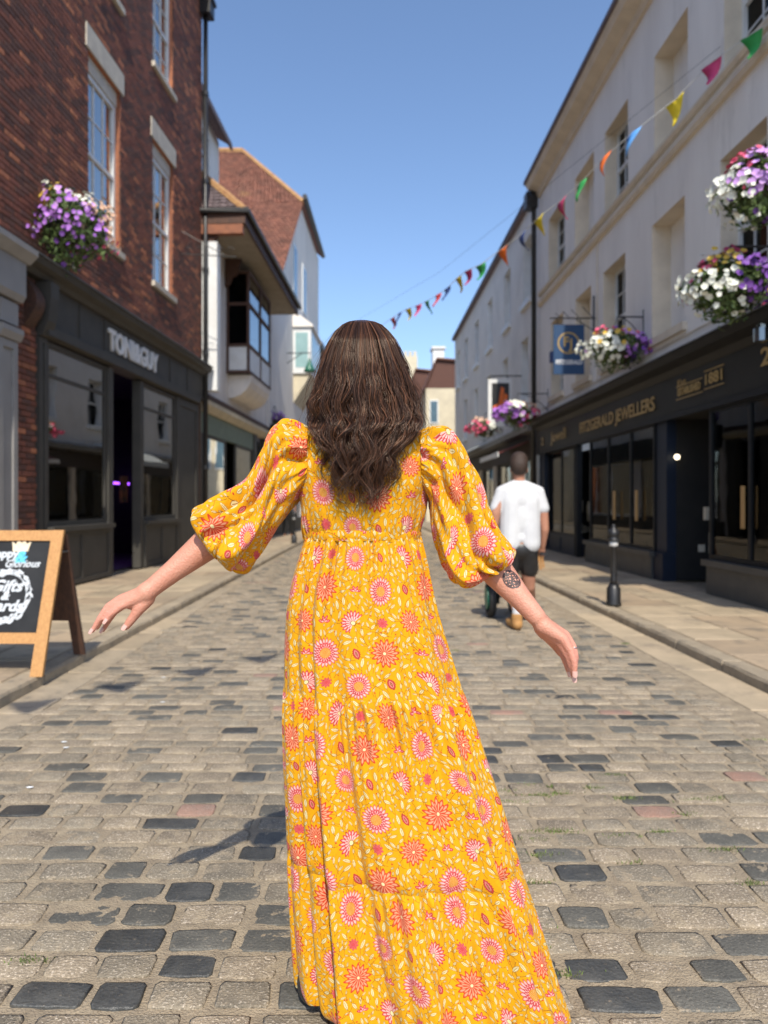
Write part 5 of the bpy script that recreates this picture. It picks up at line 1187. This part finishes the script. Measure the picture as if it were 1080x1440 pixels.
hs = n.new('ShaderNodeHueSaturation'); hs.inputs['Value'].default_value = .71; hs.inputs['Saturation'].default_value = 1.0; l.new(ti.outputs[0], hs.inputs['Color']); l.new(hs.outputs[0], p.inputs['Base Color'])
p.inputs['Roughness'].default_value = .82; p.inputs['Specular IOR Level'].default_value = .25; p.inputs['Sheen Weight'].default_value = .08
nz = n.new('ShaderNodeTexNoise'); nz.inputs['Scale'].default_value = 26; nz.inputs['Detail'].default_value = 5; g_ = n.new('ShaderNodeNewGeometry'); mp = n.new('ShaderNodeVectorMath'); mp.operation = 'MULTIPLY'; mp.inputs[1].default_value = (1, 1, .35); l.new(g_.outputs['Position'], mp.inputs[0]); l.new(mp.outputs[0], nz.inputs['Vector'])
b = n.new('ShaderNodeBump'); b.inputs['Strength'].default_value = .8; b.inputs['Distance'].default_value = .014; l.new(nz.outputs[0], b.inputs['Height']); l.new(b.outputs[0], p.inputs['Normal'])
tr_ = n.new('ShaderNodeBsdfTranslucent'); l.new(hs.outputs[0], tr_.inputs[0]); ms = n.new('ShaderNodeMixShader'); ms.inputs[0].default_value = .07; out = [x for x in n if x.type == 'OUTPUT_MATERIAL'][0]
l.new(p.outputs[0], ms.inputs[1]); l.new(tr_.outputs[0], ms.inputs[2]); l.new(ms.outputs[0], out.inputs[0])
M_cloth = m; REP = .305      # metres per repeat

def lofted(name, rings, parent, us, vs, closed=True):
    """rings: (nr, nc, 3); us (nr,nc+1) and vs (nr,) in metres"""
    nr_, nc = rings.shape[:2]; V = rings.reshape(-1, 3); i, j = np.meshgrid(np.arange(nr_-1), np.arange(nc if closed else nc-1), indexing='ij'); j2 = (j+1) % nc
    F = np.stack([i*nc+j, i*nc+j2, (i+1)*nc+j2, (i+1)*nc+j], -1).reshape(-1, 4)
    uv = np.stack([np.stack([us[i, j], vs[i]+0*j], -1), np.stack([us[i, j+1], vs[i]+0*j], -1), np.stack([us[i+1, j+1], vs[i+1]+0*j], -1), np.stack([us[i+1, j], vs[i+1]+0*j], -1)], -2).reshape(-1, 2)/REP
    return npmesh(name, V, F, M_cloth, parent, uv)
NC = 560
th_ = np.linspace(0, 2*np.pi, NC, endpoint=False)
def gauss(a, c, w_): d = (a-c+np.pi) % (2*np.pi)-np.pi; return np.exp(-(d/w_)**2)
def smoothn(th, seed, k0, k1, n_=12):
    r_ = np.random.RandomState(seed); o_ = np.zeros_like(th)
    for _ in range(n_): k = r_.randint(k0, k1); o_ = o_+np.sin(k*th+r_.uniform(0, 6.3))*r_.uniform(.5, 1)
    return o_/n_**.5
# silhouette: py -> left px, right px
SK = [(750, 428, 592), (765, 427, 594), (790, 419, 600), (820, 410, 606), (860, 403, 615), (900, 401, 627), (960, 400, 646), (1010, 399, 664), (1060, 400, 680), (1120, 403, 700), (1180, 406, 718), (1240, 409, 738), (1300, 412, 757), (1350, 416, 772), (1440, 424, 806), (1470, 426, 815)]
sk = np.array(SK, float)
tiers = [(1.188, .80), (.803, .375), (.378, .022)]
skirt = None
for ti_, (zt, zb) in enumerate(tiers):
    nr_ = 90; zz = np.linspace(zt, zb, nr_); rings = np.zeros((nr_, NC, 3))
    prog = (1.188-zz)/(1.188-.02); cyv = 1.885+.11*prog; bd = .098+.235*prog**.9
    for i, z in enumerate(zz):
        t = prog[i]; yl, yr = cyv[i]+.0*t, cyv[i]-.11*t
        pyl = 705+(H-z)*1040/yl; pyr = 705+(H-z)*1040/yr
        xl = (np.interp(pyl, sk[:, 0], sk[:, 1])-515)*yl/1040; xr = (np.interp(pyr, sk[:, 0], sk[:, 2])-515)*yr/1040
        cx, a = (xl+xr)/2, (xr-xl)/2; c_, s_ = np.cos(th_), np.sin(th_)
        e = .92; xx = cx+a*np.sign(c_)*np.abs(c_)**e; yy = cyv[i]+bd[i]*np.sign(s_)*np.abs(s_)**e-.11*t*np.clip(c_, 0, 1)
        tt = (zt-z)/(zt-zb)          # progress in the tier
        # long soft folds, deepening down the skirt; fine gathers below each seam
        drift = .22*t*np.sin(th_*2+1)
        big = smoothn(th_+.10*z*np.sin(th_*3), 40, 7, 19, 10)*(.004+.019*t)
        big = big+smoothn(th_+drift, 77, 16, 34, 10)*(.002+.0065*t)
        rg_ = np.clip(1-np.abs(smoothn(th_+.12*np.sin(3*z), 61, 5, 12, 7))*2.4, 0, 1)**1.5; big -= .013*t*rg_
        big -= .050*t*gauss(th_, 4.03+.05*t, .055)+.036*t*gauss(th_, 3.78, .05)+.02*t*gauss(th_, 3.5, .045)+.022*t*gauss(th_, 5.62, .05)+.018*t*gauss(th_, 5.1, .05)+.012*t*gauss(th_, 4.55, .04)
        dg = np.clip((t-.2)/.8, 0, 1); big += .030*dg*gauss(th_, 5.35+.12*t, .06)-.026*dg*gauss(th_, 5.47+.12*t, .05)+.022*dg*gauss(th_, 4.85-.1*t, .07)-.018*dg*gauss(th_, 4.72-.1*t, .05)
        big += .02*t*gauss(th_, 4.18, .07)+.012*t*gauss(th_, 5.75, .06)
        gat = smoothn(th_, 90+ti_, 34, 74, 16)*.0105*np.exp(-tt*2.8)*min(1, tt*16)
        puff = .007*(1-np.exp(-tt*9))*(ti_ > 0)*(1-np.clip((tt-.93)/.07, 0, 1)**2)+.006*(1-np.exp(-t*40))-.0015
        off = big+gat+puff
        nx, ny = c_/max(a, .05), s_/bd[i]; nl = np.hypot(nx, ny); sil = 1-.75*np.abs(c_)**6   # keep the outline
        rings[i, :, 0] = xx+nx/nl*off*sil; rings[i, :, 1] = yy+ny/nl*off; rings[i, :, 2] = z
        if ti_ == 2: rings[i, :, 2] += tt**3*(.006*np.sin(th_*9)+.012*gauss(th_, 3.6, .4))
        elif i < 3 and ti_: rings[i, :, :2] = rings[i, :, :2]*.0+rings[i, :, :2]
    mid = rings[nr_//2]; seg = np.linalg.norm(np.roll(mid, -1, 0)-mid, axis=1); cu = np.concatenate([[0], np.cumsum(seg)]); per = round(cu[-1]/REP)*REP; cu *= per/cu[-1]
    us = np.tile(cu+(.11, .03, .18)[ti_], (nr_, 1)); vs = -(zt-zz)*1.02+(.0, .13, .07)[ti_]
    o = lofted('skirt' if skirt is None else 'skirt_tier', rings, woman if skirt is None else skirt, us, vs)
    if skirt is None: skirt = o
# bodice (py, left, right, depth half, y centre)
BO = np.array([(592, 478, 548, .05, 1.885), (597, 452, 572, .060, 1.885), (603, 432, 590, .072, 1.885), (612, 420, 600, .085, 1.883), (630, 415, 605, .096, 1.880), (660, 415, 606, .102, 1.878), (690, 418, 603, .104, 1.876), (720, 423, 597, .102, 1.878), (740, 426, 593, .100, 1.88), (752, 428, 592, .098, 1.884), (760, 428, 592, .098, 1.885)], float)
nr_ = 90; pyy = np.linspace(592, 760, nr_); rings = np.zeros((nr_, NC, 3))
for i, py in enumerate(pyy):
    l_, r_, dp_, cy = [np.interp(py, BO[:, 0], BO[:, k]) for k in (1, 2, 3, 4)]; z = Z(py); cx = X((l_+r_)/2); a = (r_-l_)/2*1.87/1040; c_, s_ = np.cos(th_), np.sin(th_)
    off = smoothn(th_, 8, 20, 60, 14)*.0028*np.exp(-((py-760)/38)**2)+smoothn(th_+py*.004, 9, 4, 12, 8)*.0022-.004*gauss(th_, 4.71, .10)
    off = off+.0025*np.sin(th_*3+py*.09)*np.abs(c_)
    xx = cx+(a+off)*np.sign(c_)*np.abs(c_)**.88; yy = cy+(dp_+off)*np.sign(s_)*np.abs(s_)**.88
    rings[i, :, 0] = xx; rings[i, :, 1] = yy; rings[i, :, 2] = z
mid = rings[50]; seg = np.linalg.norm(np.roll(mid, -1, 0)-mid, axis=1); cu = np.concatenate([[0], np.cumsum(seg)]); cu *= round(cu[-1]/REP)*REP/cu[-1]
lofted('bodice', rings, woman, np.tile(cu+.055, (nr_, 1)), -(rings[0, 0, 2]-rings[:, 0, 2])+.21)
# waistband
nr_ = 8; zz = np.linspace(Z(744), Z(758), nr_); rings = np.zeros((nr_, NC, 3))
for i, z in enumerate(zz):
    k = math.sin(math.pi*i/(nr_-1))*.0025; rings[i, :, 0] = X(510)+(.1475+k)*np.sign(np.cos(th_))*np.abs(np.cos(th_))**.9; rings[i, :, 1] = 1.884+(.1005+k)*np.sign(np.sin(th_))*np.abs(np.sin(th_))**.9+smoothn(th_, 4, 30, 60)*.0012; rings[i, :, 2] = z
lofted('waistband', rings, woman, np.tile(cu+.01, (nr_, 1)), zz+.1)

# sleeves
def sleeve(name, rg, seed, folds, uo):
    """rg: rows (ax, ay, bx, by, depth centre, half thickness) - A is the outer edge, B the inner"""
    rg = np.array(rg, float); n_ = len(rg); t0 = np.arange(n_); NR_ = 130; tt = np.linspace(0, n_-1, NR_)
    def cr(col):   # Catmull-Rom
        y = rg[:, col]; o_ = []
        for t in tt:
            i = min(int(t), n_-2); f = t-i; p0, p1, p2, p3 = y[max(i-1, 0)], y[i], y[i+1], y[min(i+2, n_-1)]
            o_.append(.5*((2*p1)+(-p0+p2)*f+(2*p0-5*p1+4*p2-p3)*f*f+(-p0+3*p1-3*p2+p3)*f**3))
        return np.array(o_)
    C_ = [cr(k) for k in range(6)]; NS = 260; ph = np.linspace(0, 2*np.pi, NS, endpoint=False); rings = np.zeros((NR_, NS, 3)); r_ = np.random.RandomState(seed)
    for i in range(NR_):
        A_ = np.array(P(C_[0][i], C_[1][i], C_[4][i])); B_ = np.array(P(C_[2][i], C_[3][i], C_[4][i])); c = (A_+B_)/2; h = (A_-B_)/2; hl = np.linalg.norm(h); hn = h/hl; T = tt[i]/(n_-1)
        amp = min(1, T*8+.3)*(.30 if T > .93 else 1); off = smoothn(ph+T*1.6, seed, 3, 8, 7)*.0085*amp+smoothn(ph-T*.8, seed+1, 9, 20, 8)*.0048*amp-.014*amp*np.clip(1-np.abs(smoothn(ph+T*2.0, seed+5, 2, 6, 5))*2.2, 0, 1)**1.5*(.35+.65*T)
        off += smoothn(ph, seed+2, 22, 44, 12)*.0045*(np.exp(-T*9)+np.exp(-(1-T)*11))
        for (pc, ps, w_, a_, T0, T1) in folds:
            k = math.sin(math.pi*min(max((T-T0)/(T1-T0), 0), 1)) if T0 > .01 else math.cos(math.pi/2*min(max(T/T1, 0), 1)); off = off+1.6*a_*max(k, 0)*gauss(ph, pc+ps*T, w_)
        rad = hl+off; e = .94; c_, s_ = np.cos(ph), np.sin(ph)
        rings[i] = c+hn*(rad*np.sign(c_)*np.abs(c_)**e)[:, None]; rings[i, :, 1] += (C_[5][i]+off)*np.sign(s_)*np.abs(s_)**e
    cs = np.array([ring_.mean(0) for ring_ in rings]); vs = np.concatenate([[0], np.cumsum(np.linalg.norm(np.diff(cs, axis=0), axis=1))])
    per = .60; us = np.tile(np.linspace(0, per, NS+1)+uo, (NR_, 1)); return lofted(name, rings, woman, us, vs*1.1+uo*2)
sleeve('sleeve', [(436, 606, 434, 684, 1.875, .082), (414, 594, 421, 704, 1.872, .092), (396, 593, 412, 716, 1.865, .092), (379, 612, 402, 730, 1.855, .098), (367, 642, 388, 748, 1.845, .100), (349, 674, 372, 768, 1.835, .100), (322, 688, 358, 786, 1.825, .10), (292, 703, 345, 800, 1.81, .10), (271, 718, 334, 804, 1.80, .092), (277, 742, 322, 799, 1.795, .066), (292, 760, 313, 788, 1.80, .042)], 21,
       [(4.6, 1.2, .20, -.022, .0, .8), (5.3, -.6, .16, -.016, .12, .8), (3.9, .5, .16, .012, .3, .95), (5.9, -.8, .13, -.014, .25, .98), (4.2, .9, .10, -.014, .45, 1.0), (.6, 0, .2, -.012, .4, 1)], .0)
sleeve('sleeve', [(588, 610, 590, 684, 1.875, .082), (608, 602, 603, 706, 1.872, .092), (630, 604, 604, 722, 1.865, .092), (650, 628, 606, 740, 1.855, .098), (668, 662, 611, 760, 1.845, .10), (682, 698, 619, 782, 1.835, .10), (695, 732, 630, 806, 1.82, .10), (713, 760, 643, 822, 1.80, .094), (722, 774, 660, 823, 1.79, .080), (717, 790, 676, 815, 1.785, .060), (706, 797, 690, 806, 1.785, .038)], 33,
       [(4.9, -1.4, .20, -.022, .0, .7), (4.2, 1.0, .18, -.018, .10, .6), (4.9, .6, .20, .018, .55, .95), (4.4, .5, .14, -.026, .60, .97), (5.2, .2, .12, -.022, .66, .98), (3.9, .6, .12, -.016, .66, .98), (5.7, -.3, .12, -.015, .35, .9), (3.6, .6, .13, .012, .2, .8)], .17)

# ---------------------------------------------------------------- hair
M_hair = bpy.data.materials.new('dark_brown_hair'); M_hair.use_nodes = True; n = M_hair.node_tree.nodes; l = M_hair.node_tree.links; p = n['Principled BSDF']
gi = n.new('ShaderNodeNewGeometry'); rp = n.new('ShaderNodeValToRGB'); rp.color_ramp.elements[0].color = (.014, .007, .005, 1); rp.color_ramp.elements[1].color = (.16, .068, .034, 1); e2 = rp.color_ramp.elements.new(.7); e2.color = (.050, .023, .014, 1); l.new(gi.outputs['Random Per Island'], rp.inputs[0])
l.new(rp.outputs[0], p.inputs['Base Color']); p.inputs['Roughness'].default_value = .30; p.inputs['Specular IOR Level'].default_value = .5; p.inputs['Specular Tint'].default_value = (1, .82, .68, 1)
HW = np.array([(446, 0, 508), (449, 16, 508), (455, 27, 508), (465, 37, 508), (480, 47, 509), (500, 56, 509), (520, 63, 510), (545, 70, 511), (570, 79, 512), (590, 80, 513), (608, 72, 512), (625, 61, 508), (640, 55, 506), (680, 49, 505), (730, 42, 505), (800, 40, 505)], float)
def wz(py): return np.interp(py, HW[:, 0], HW[:, 1])*1.85/1040, (np.interp(py, HW[:, 0], HW[:, 2])-515)*1.85/1040
def strands(N_, kmin, kmax, rad, nseg=30, fly=0):
    allV = []; allF = []; base = 0
    NCL = 90; r_ = np.random.RandomState(17); cl_phi = np.sort(r_.uniform(-1.95, 1.95, NCL)); cl_k = r_.uniform(.80, 1.02, NCL); cl_ph = r_.uniform(0, 6.28, NCL); cl_f = r_.uniform(8, 13, NCL); cl_a = r_.uniform(.4, 1.3, NCL); cl_e = r_.uniform(-22, 22, NCL); cl_tw = r_.uniform(0, 6.28, NCL)
    for _ in range(N_):
        ci = NR.randint(NCL); pc = cl_phi[ci]; dph = NR.normal()*.06; phi0 = pc+dph; k = cl_k[ci]*NR.uniform(kmin, kmax)
        ap = abs(pc)
        pe = 702+cl_e[ci]*.9 if ap < 1.05 else np.interp(ap, [1.05, 1.3, 1.5, 1.95], [705, 660, 618, 600])+cl_e[ci]*.6
        pe += NR.uniform(-34, 12) if NR.rand() < .45 else NR.uniform(-100, 0); p0 = 447+NR.uniform(0, 5)+abs(NR.normal())*2
        py = p0+(pe-p0)*np.linspace(0, 1, nseg)**1.25; w_, cx = wz(py); z = H+(705-py)*1.85/1040
        g_ = np.clip((py-505)/115, 0, 1.15)
        # spread, wave, curl
        wave = np.sin(z*2*np.pi*cl_f[ci]+cl_ph[ci]+NR.normal()*.13); wave2 = np.cos(z*2*np.pi*cl_f[ci]*.8+cl_ph[ci]*1.7+NR.normal()*.25)
        phi = phi0+.10*g_*np.sin(z*11+cl_ph[ci])+g_*.05*wave*0; phi = phi-dph*.62*np.clip(g_, 0, 1)
        xs = np.sin(phi); ycos = np.clip(np.cos(phi), -.6, 1)
        topk = np.clip((py-446)/60, 0, 1); b_ = np.interp(py, [446, 455, 480, 520, 580, 640, 760], [0, .045, .088, .112, .128, .150, .156]); yc = np.interp(py, [446, 520, 600, 760], [1.875, 1.875, 1.872, 1.872])
        flat = np.where(py > 600, np.sign(ycos)*np.abs(ycos)**.5, ycos)
        x = cx+w_*k*xs+wave*.0140*g_*cl_a[ci]+NR.normal()*.0012*(1+2*g_); y = yc-b_*k*flat-wave2*.0115*g_*cl_a[ci]; zz_ = z+.004*np.sin(z*40+cl_tw[ci])*g_
        # outer tips flick outwards
        x = x+np.sign(phi0)*.012*np.clip(g_-.75, 0, 1)*(ap > 1.0)
        if fly: m_ = np.linspace(0, 1, nseg)**2; x = x+m_*NR.normal()*.020; y = y-m_*abs(NR.normal())*.010
        C3 = np.stack([x, y, zz_], -1)
        rr = rad*NR.uniform(.6, 1.25)*np.interp(np.linspace(0, 1, nseg), [0, .05, .7, 1], [.6, 1, .85, .1]); tg = np.gradient(C3, axis=0); tg /= np.linalg.norm(tg, axis=1)[:, None]+1e-9
        s1 = np.cross(tg, np.array((0.0, 1, .15))); s1 /= np.linalg.norm(s1, axis=1)[:, None]+1e-9; s2 = np.cross(tg, s1)
        V = np.stack([C3+(s1*math.cos(a)+s2*math.sin(a))*rr[:, None] for a in (0.5, 2.6, 4.7)], 1).reshape(-1, 3); i, j = np.meshgrid(np.arange(nseg-1), np.arange(3), indexing='ij'); j2 = (j+1) % 3
        allV.append(V); allF.append(np.stack([i*3+j, i*3+j2, (i+1)*3+j2, (i+1)*3+j], -1).reshape(-1, 4)+base); base += len(V)
    return np.concatenate(allV), np.concatenate(allF)
V1, F1_ = strands(4300, .80, 1.02, .0011, 30); V2, F2_ = strands(420, .98, 1.07, .00045, 30, 1)
# inner hair mass under the strands
cap = []; pyc = np.concatenate([[446.5], np.linspace(449, 640, 40)]); na = 40
for py in pyc:
    w_, cx = wz(py); z = H+(705-py)*1.85/1040; b_ = np.interp(py, [446, 455, 480, 520, 580, 640], [0, .045, .088, .112, .124, .125]); yc = 1.874; kk = .80 if py < 585 else .80*max(.25, 1-(py-585)/80)
    for a in np.linspace(0, 2*np.pi, na, endpoint=False): cap.append((cx+w_*kk*math.sin(a), yc-b_*.82*math.cos(a)*(1 if math.cos(a) > 0 else .62)+(0 if math.cos(a) > 0 else -.0), z-.004))
cap = np.array(cap); nrc = len(pyc); i, j = np.meshgrid(np.arange(nrc-1), np.arange(na), indexing='ij'); Fc = np.stack([i*na+j, i*na+(j+1) % na, (i+1)*na+(j+1) % na, (i+1)*na+j], -1).reshape(-1, 4)
Vh = np.concatenate([V1, V2, cap]); Fh = np.concatenate([F1_, F2_+len(V1), Fc+len(V1)+len(V2)])
npmesh('hair', Vh, Fh, M_hair, woman)

# ---------------------------------------------------------------- the walking man
man = empty('person', 'man in white t-shirt, black shorts and tan boots walking away with a sack truck', 'person', (1.55, 7.5, 0))
dM = 7.5; Q = lambda px, py, dd=0: P(px, py, dM+dd)
bm = bmesh.new()
ellip(bm, Q(730, 657), (.078, .095, .118)); ellip(bm, Q(730, 664, .03), (.06, .065, .07)); capsule(bm, Q(730, 660, .1), .012, Q(730, 663, .112), .015)
for s in (-1, 1): ellip(bm, Q(730+s*11.3, 660), (.012, .02, .033))
chain(bm, [Q(730, 668), Q(730, 684)], [.058, .062]); ellip(bm, Q(731, 715), (.18, .11, .24)); ellip(bm, Q(732, 762), (.15, .11, .14))
chain(bm, [Q(705, 694), Q(697, 722, -.02), Q(694, 745, 0), Q(700, 772, .12)], [.062, .052, .043, .032]); chain(bm, [Q(757, 694), Q(764, 724), Q(766, 745), Q(763, 768, .06)], [.062, .052, .043, .030])
for hx, hy, hd in ((702, 776, .14), (762, 772, .08)):
    ellip(bm, Q(hx, hy, hd), (.034, .032, .045))
    for k in range(4): chain(bm, [Q(hx-4+k*2.6, hy+3, hd), Q(hx-4+k*2.4, hy+9, hd+.02), Q(hx-3+k*2, hy+10, hd+.05)], [.012, .010, .009])
    chain(bm, [Q(hx-3, hy-2, hd), Q(hx-6, hy+5, hd+.03)], [.014, .010])
chain(bm, [Q(722, 775), Q(716, 822, .08), Q(726, 858, -.18), Q(728, 868, -.2)], [.095, .062, .042, .038]); chain(bm, [Q(741, 775), Q(744, 825, .1), Q(748, 855, .5), Q(748, 862, .5)], [.095, .062, .042, .038])
remesh(bm, 'body', .010, 3, M_skin2, man)
bm = bmesh.new(); ellip(bm, Q(730, 654, -.03), (.092, .10, .112)); ellip(bm, Q(730, 648, -.01), (.090, .105, .095)); remesh(bm, 'hair', .008, 2, mat('short_brown_hair', (.028, .015, .010), (.045, .024, .014), 60, .6, .8, 120), man)
bm = bmesh.new(); chain(bm, [Q(705, 692), Q(730, 683), Q(757, 692)], [.064, .078, .064]); ellip(bm, Q(731, 702), (.205, .125, .17)); ellip(bm, Q(731, 757), (.185, .12, .085)); ellip(bm, Q(731, 726), (.18, .125, .26)); chain(bm, [Q(720, 706), Q(718, 764, -.02)], [.125, .115]); chain(bm, [Q(742, 706), Q(744, 764, -.02)], [.125, .115]); chain(bm, [Q(705, 693), Q(698, 715)], [.064, .068]); chain(bm, [Q(757, 693), Q(763, 715)], [.064, .068]); 
M_shirt = mat('white_cotton_shirt', (.56, .56, .56), (.50, .50, .51), 5, .9, .9, 6)
remesh(bm, 'shirt', .010, 4, M_shirt, man)
bm = bmesh.new(); ellip(bm, Q(732, 772), (.185, .125, .12)); chain(bm, [Q(720, 778), Q(717, 800, .03)], [.105, .095]); chain(bm, [Q(742, 778), Q(744, 800, .05)], [.105, .095]); remesh(bm, 'shorts', .010, 3, M_black, man)
for (x, y, d, rr) in ((727, 860, -.19, 0), (748, 857, .48, 0)):
    bm = bmesh.new(); chain(bm, [Q(x, y-4, d), Q(x, y+3, d)], [.046, .048]); remesh(bm, 'sock', .008, 2, M_shirt, man)
    bm = bmesh.new(); zb_ = .055; p_ = Q(x, y+6, d); zz0 = max(.07, p_.z-.09); chain(bm, [p_, (p_.x, p_.y, zz0)], [.054, .056]); chain(bm, [(p_.x, p_.y-.02, zz0-.015), (p_.x-.03, p_.y+.2, zz0-.02)], [.052, .045]); remesh(bm, 'boot', .008, 3, mat('tan_nubuck', (.42, .22, .07), (.34, .17, .055), 12, .8), man)
q = MB(); a = Q(764, 779, .05); q.box(a.x-.035, a.x+.035, a.y-.03, a.y+.03, a.z-.01, a.z+.012); tag(reorigin(q.build('phone', M_black)), 'small dark phone in the right hand of the man', 'phone')
# sack truck
st = empty('sack_truck', 'black sack truck with green wheels pushed by the man in the white shirt', 'sack truck', (1.35, 8.1, 0))
q = MB()
for (x0, x1) in ((755, 733), (708, 700)): q.tube([Q(x0, 782, .1), Q((x0+x1)/2, 800, .3), P(x1, 848, 8.2)], .018, 8)
q.tube([P(700, 815, 8.0), P(744, 815, 8.0)], .015, 6); q.build('frame', M_black, st, True)
for (px, d) in ((690, 8.1), (722, 8.35)):
    c = P(px, 705, d); c.z = .21; q = MB(); R_ = .17
    q.tube([c+Vector((0, R_*math.cos(i/20*2*math.pi), R_*math.sin(i/20*2*math.pi))) for i in range(21)], .042, 8, False); wh = q.build('wheel', mat('rubber', (.015, .015, .015)), st, True)
    q = MB(); q.tube([c+Vector((-.05, 0, 0)), c+Vector((.05, 0, 0))], .12, 16); q.build('hub', mat('green_hub', (.01, .15, .09), None, 3, .4), wh)
q = MB(); q.tube([P(690, 705, 8.1)*1, P(722, 705, 8.35)*1], .01); q.v = [Vector((v.x, v.y, v.z-H+.21)) for v in q.v]; q.build('axle', M_black, st)
bm = bmesh.new(); chain(bm, [Q(744, 775, .12), Q(738, 792, .15), Q(734, 800, .18)], [.045, .05, .03]); remesh(bm, 'white_sack', .01, 2, M_shirt, st)

# pedestrians and planters far down the left pavement, behind the raised sleeve
def figure(x, y, h, top, legs, label, rz=0):
    e = empty('person', label, 'person', (x, y, 0)); k = h/1.72; bm = bmesh.new(); v = lambda a, b, c: (x+a*k, y+b*k, c*k)
    ellip(bm, v(0, 0, 1.60), (.08*k, .095*k, .115*k)); chain(bm, [v(0, 0, 1.5), v(0, 0, 1.42)], [.055, .06]); ellip(bm, v(0, 0, 1.2), (.17, .1, .25))
    for s in (-1, 1):
        chain(bm, [v(s*.19, 0, 1.38), v(s*.24, .02, 1.1), v(s*.23, .1, .86), v(s*.22, .12, .78)], [.055, .045, .035, .035]); chain(bm, [v(s*.09, 0, .9), v(s*.1, s*.1, .48), v(s*.1, s*.18, .09), v(s*.1, s*.18+.14, .05)], [.09, .06, .042, .036])
    remesh(bm, 'body', .015, 3, M_skin2, e); bm = bmesh.new(); ellip(bm, v(0, 0, 1.2), (.2, .13, .28)); ellip(bm, v(0, 0, .95), (.18, .12, .14))
    for s in (-1, 1): chain(bm, [v(s*.19, 0, 1.38), v(s*.23, .01, 1.18)], [.07, .065])
    remesh(bm, 'top', .015, 3, top, e); bm = bmesh.new()
    for s in (-1, 1): chain(bm, [v(s*.09, 0, .9), v(s*.1, s*.1, .48), v(s*.1, s*.17, .16)], [.11, .08, .06])
    remesh(bm, 'trousers', .015, 3, legs, e); bm = bmesh.new(); ellip(bm, v(0, -.02, 1.63), (.09, .1, .105)); remesh(bm, 'hair', .015, 2, M_wooddark, e)
figure(-2.75, 26.0, 1.7, M_black, M_dark, 'far pedestrian in dark clothes seen between raised sleeve and bodice')
# ---------------------------------------------------------------- weeds and litter in the joints
M_weed = mat('joint_weed', (.10, .15, .035), (.16, .19, .06), 60, .8, rnd=.4)
V = []; F = []
wp = [(708, 1112), (722, 1128), (775, 1106), (790, 1115), (835, 1108), (880, 1122), (1000, 1122), (860, 1090), (750, 1180), (760, 1202), (745, 1240), (870, 1175), (775, 1170), (1018, 1195), (1055, 1242), (885, 1212), (985, 1125), (965, 1145), (1072, 1040), (755, 1330), (790, 1370), (930, 1170), (745, 1104), (758, 1118), (780, 1168), (640, 915), (880, 905), (40, 1350), (735, 1300)]
for (px, py) in wp:
    y0 = H*1040/(py-705); x0 = (px-515)*y0/1040; nn = R.randint(40, 130); sx = R.uniform(.015, .05)
    for _ in range(nn):
        x = x0+R.gauss(0, sx); y = y0+R.gauss(0, .009); L_ = R.uniform(.005, .016); a = R.uniform(0, 6.28); k = len(V); dx, dy = math.cos(a)*.003, math.sin(a)*.003
        V += [(x-dx, y-dy, -.006), (x+dx, y+dy, -.006), (x+R.uniform(-.008, .008), y+R.uniform(-.008, .008), -.004+L_)]; F.append((k, k+1, k+2))
o = npmesh('joint_weeds', V, F, M_weed, None, smooth=False); tag(o, 'small green weeds growing in the joints between cobbles', 'weeds', kind='stuff')
q = MB()
for (px, py) in ((230, 953), (229, 988), (90, 1044), (93, 1052), (42, 1108), (885, 770)):
    y0 = H*1040/(py-705); x0 = (px-515)*y0/1040; b = len(q.v); r = .012
    q.v += [Vector((x0+r*math.cos(i*1.05)*1.4, y0+r*math.sin(i*1.05), .004)) for i in range(6)]+[Vector((x0, y0, .007))]
    for i in range(6): q.f.append((b+i, b+(i+1) % 6, b+6)); q.mi.append(0)
tag(q.build('dropped_petals', M_whitepaint), 'tiny white scraps lying on the cobbles at left', 'litter', kind='stuff')
S.render.film_transparent = False
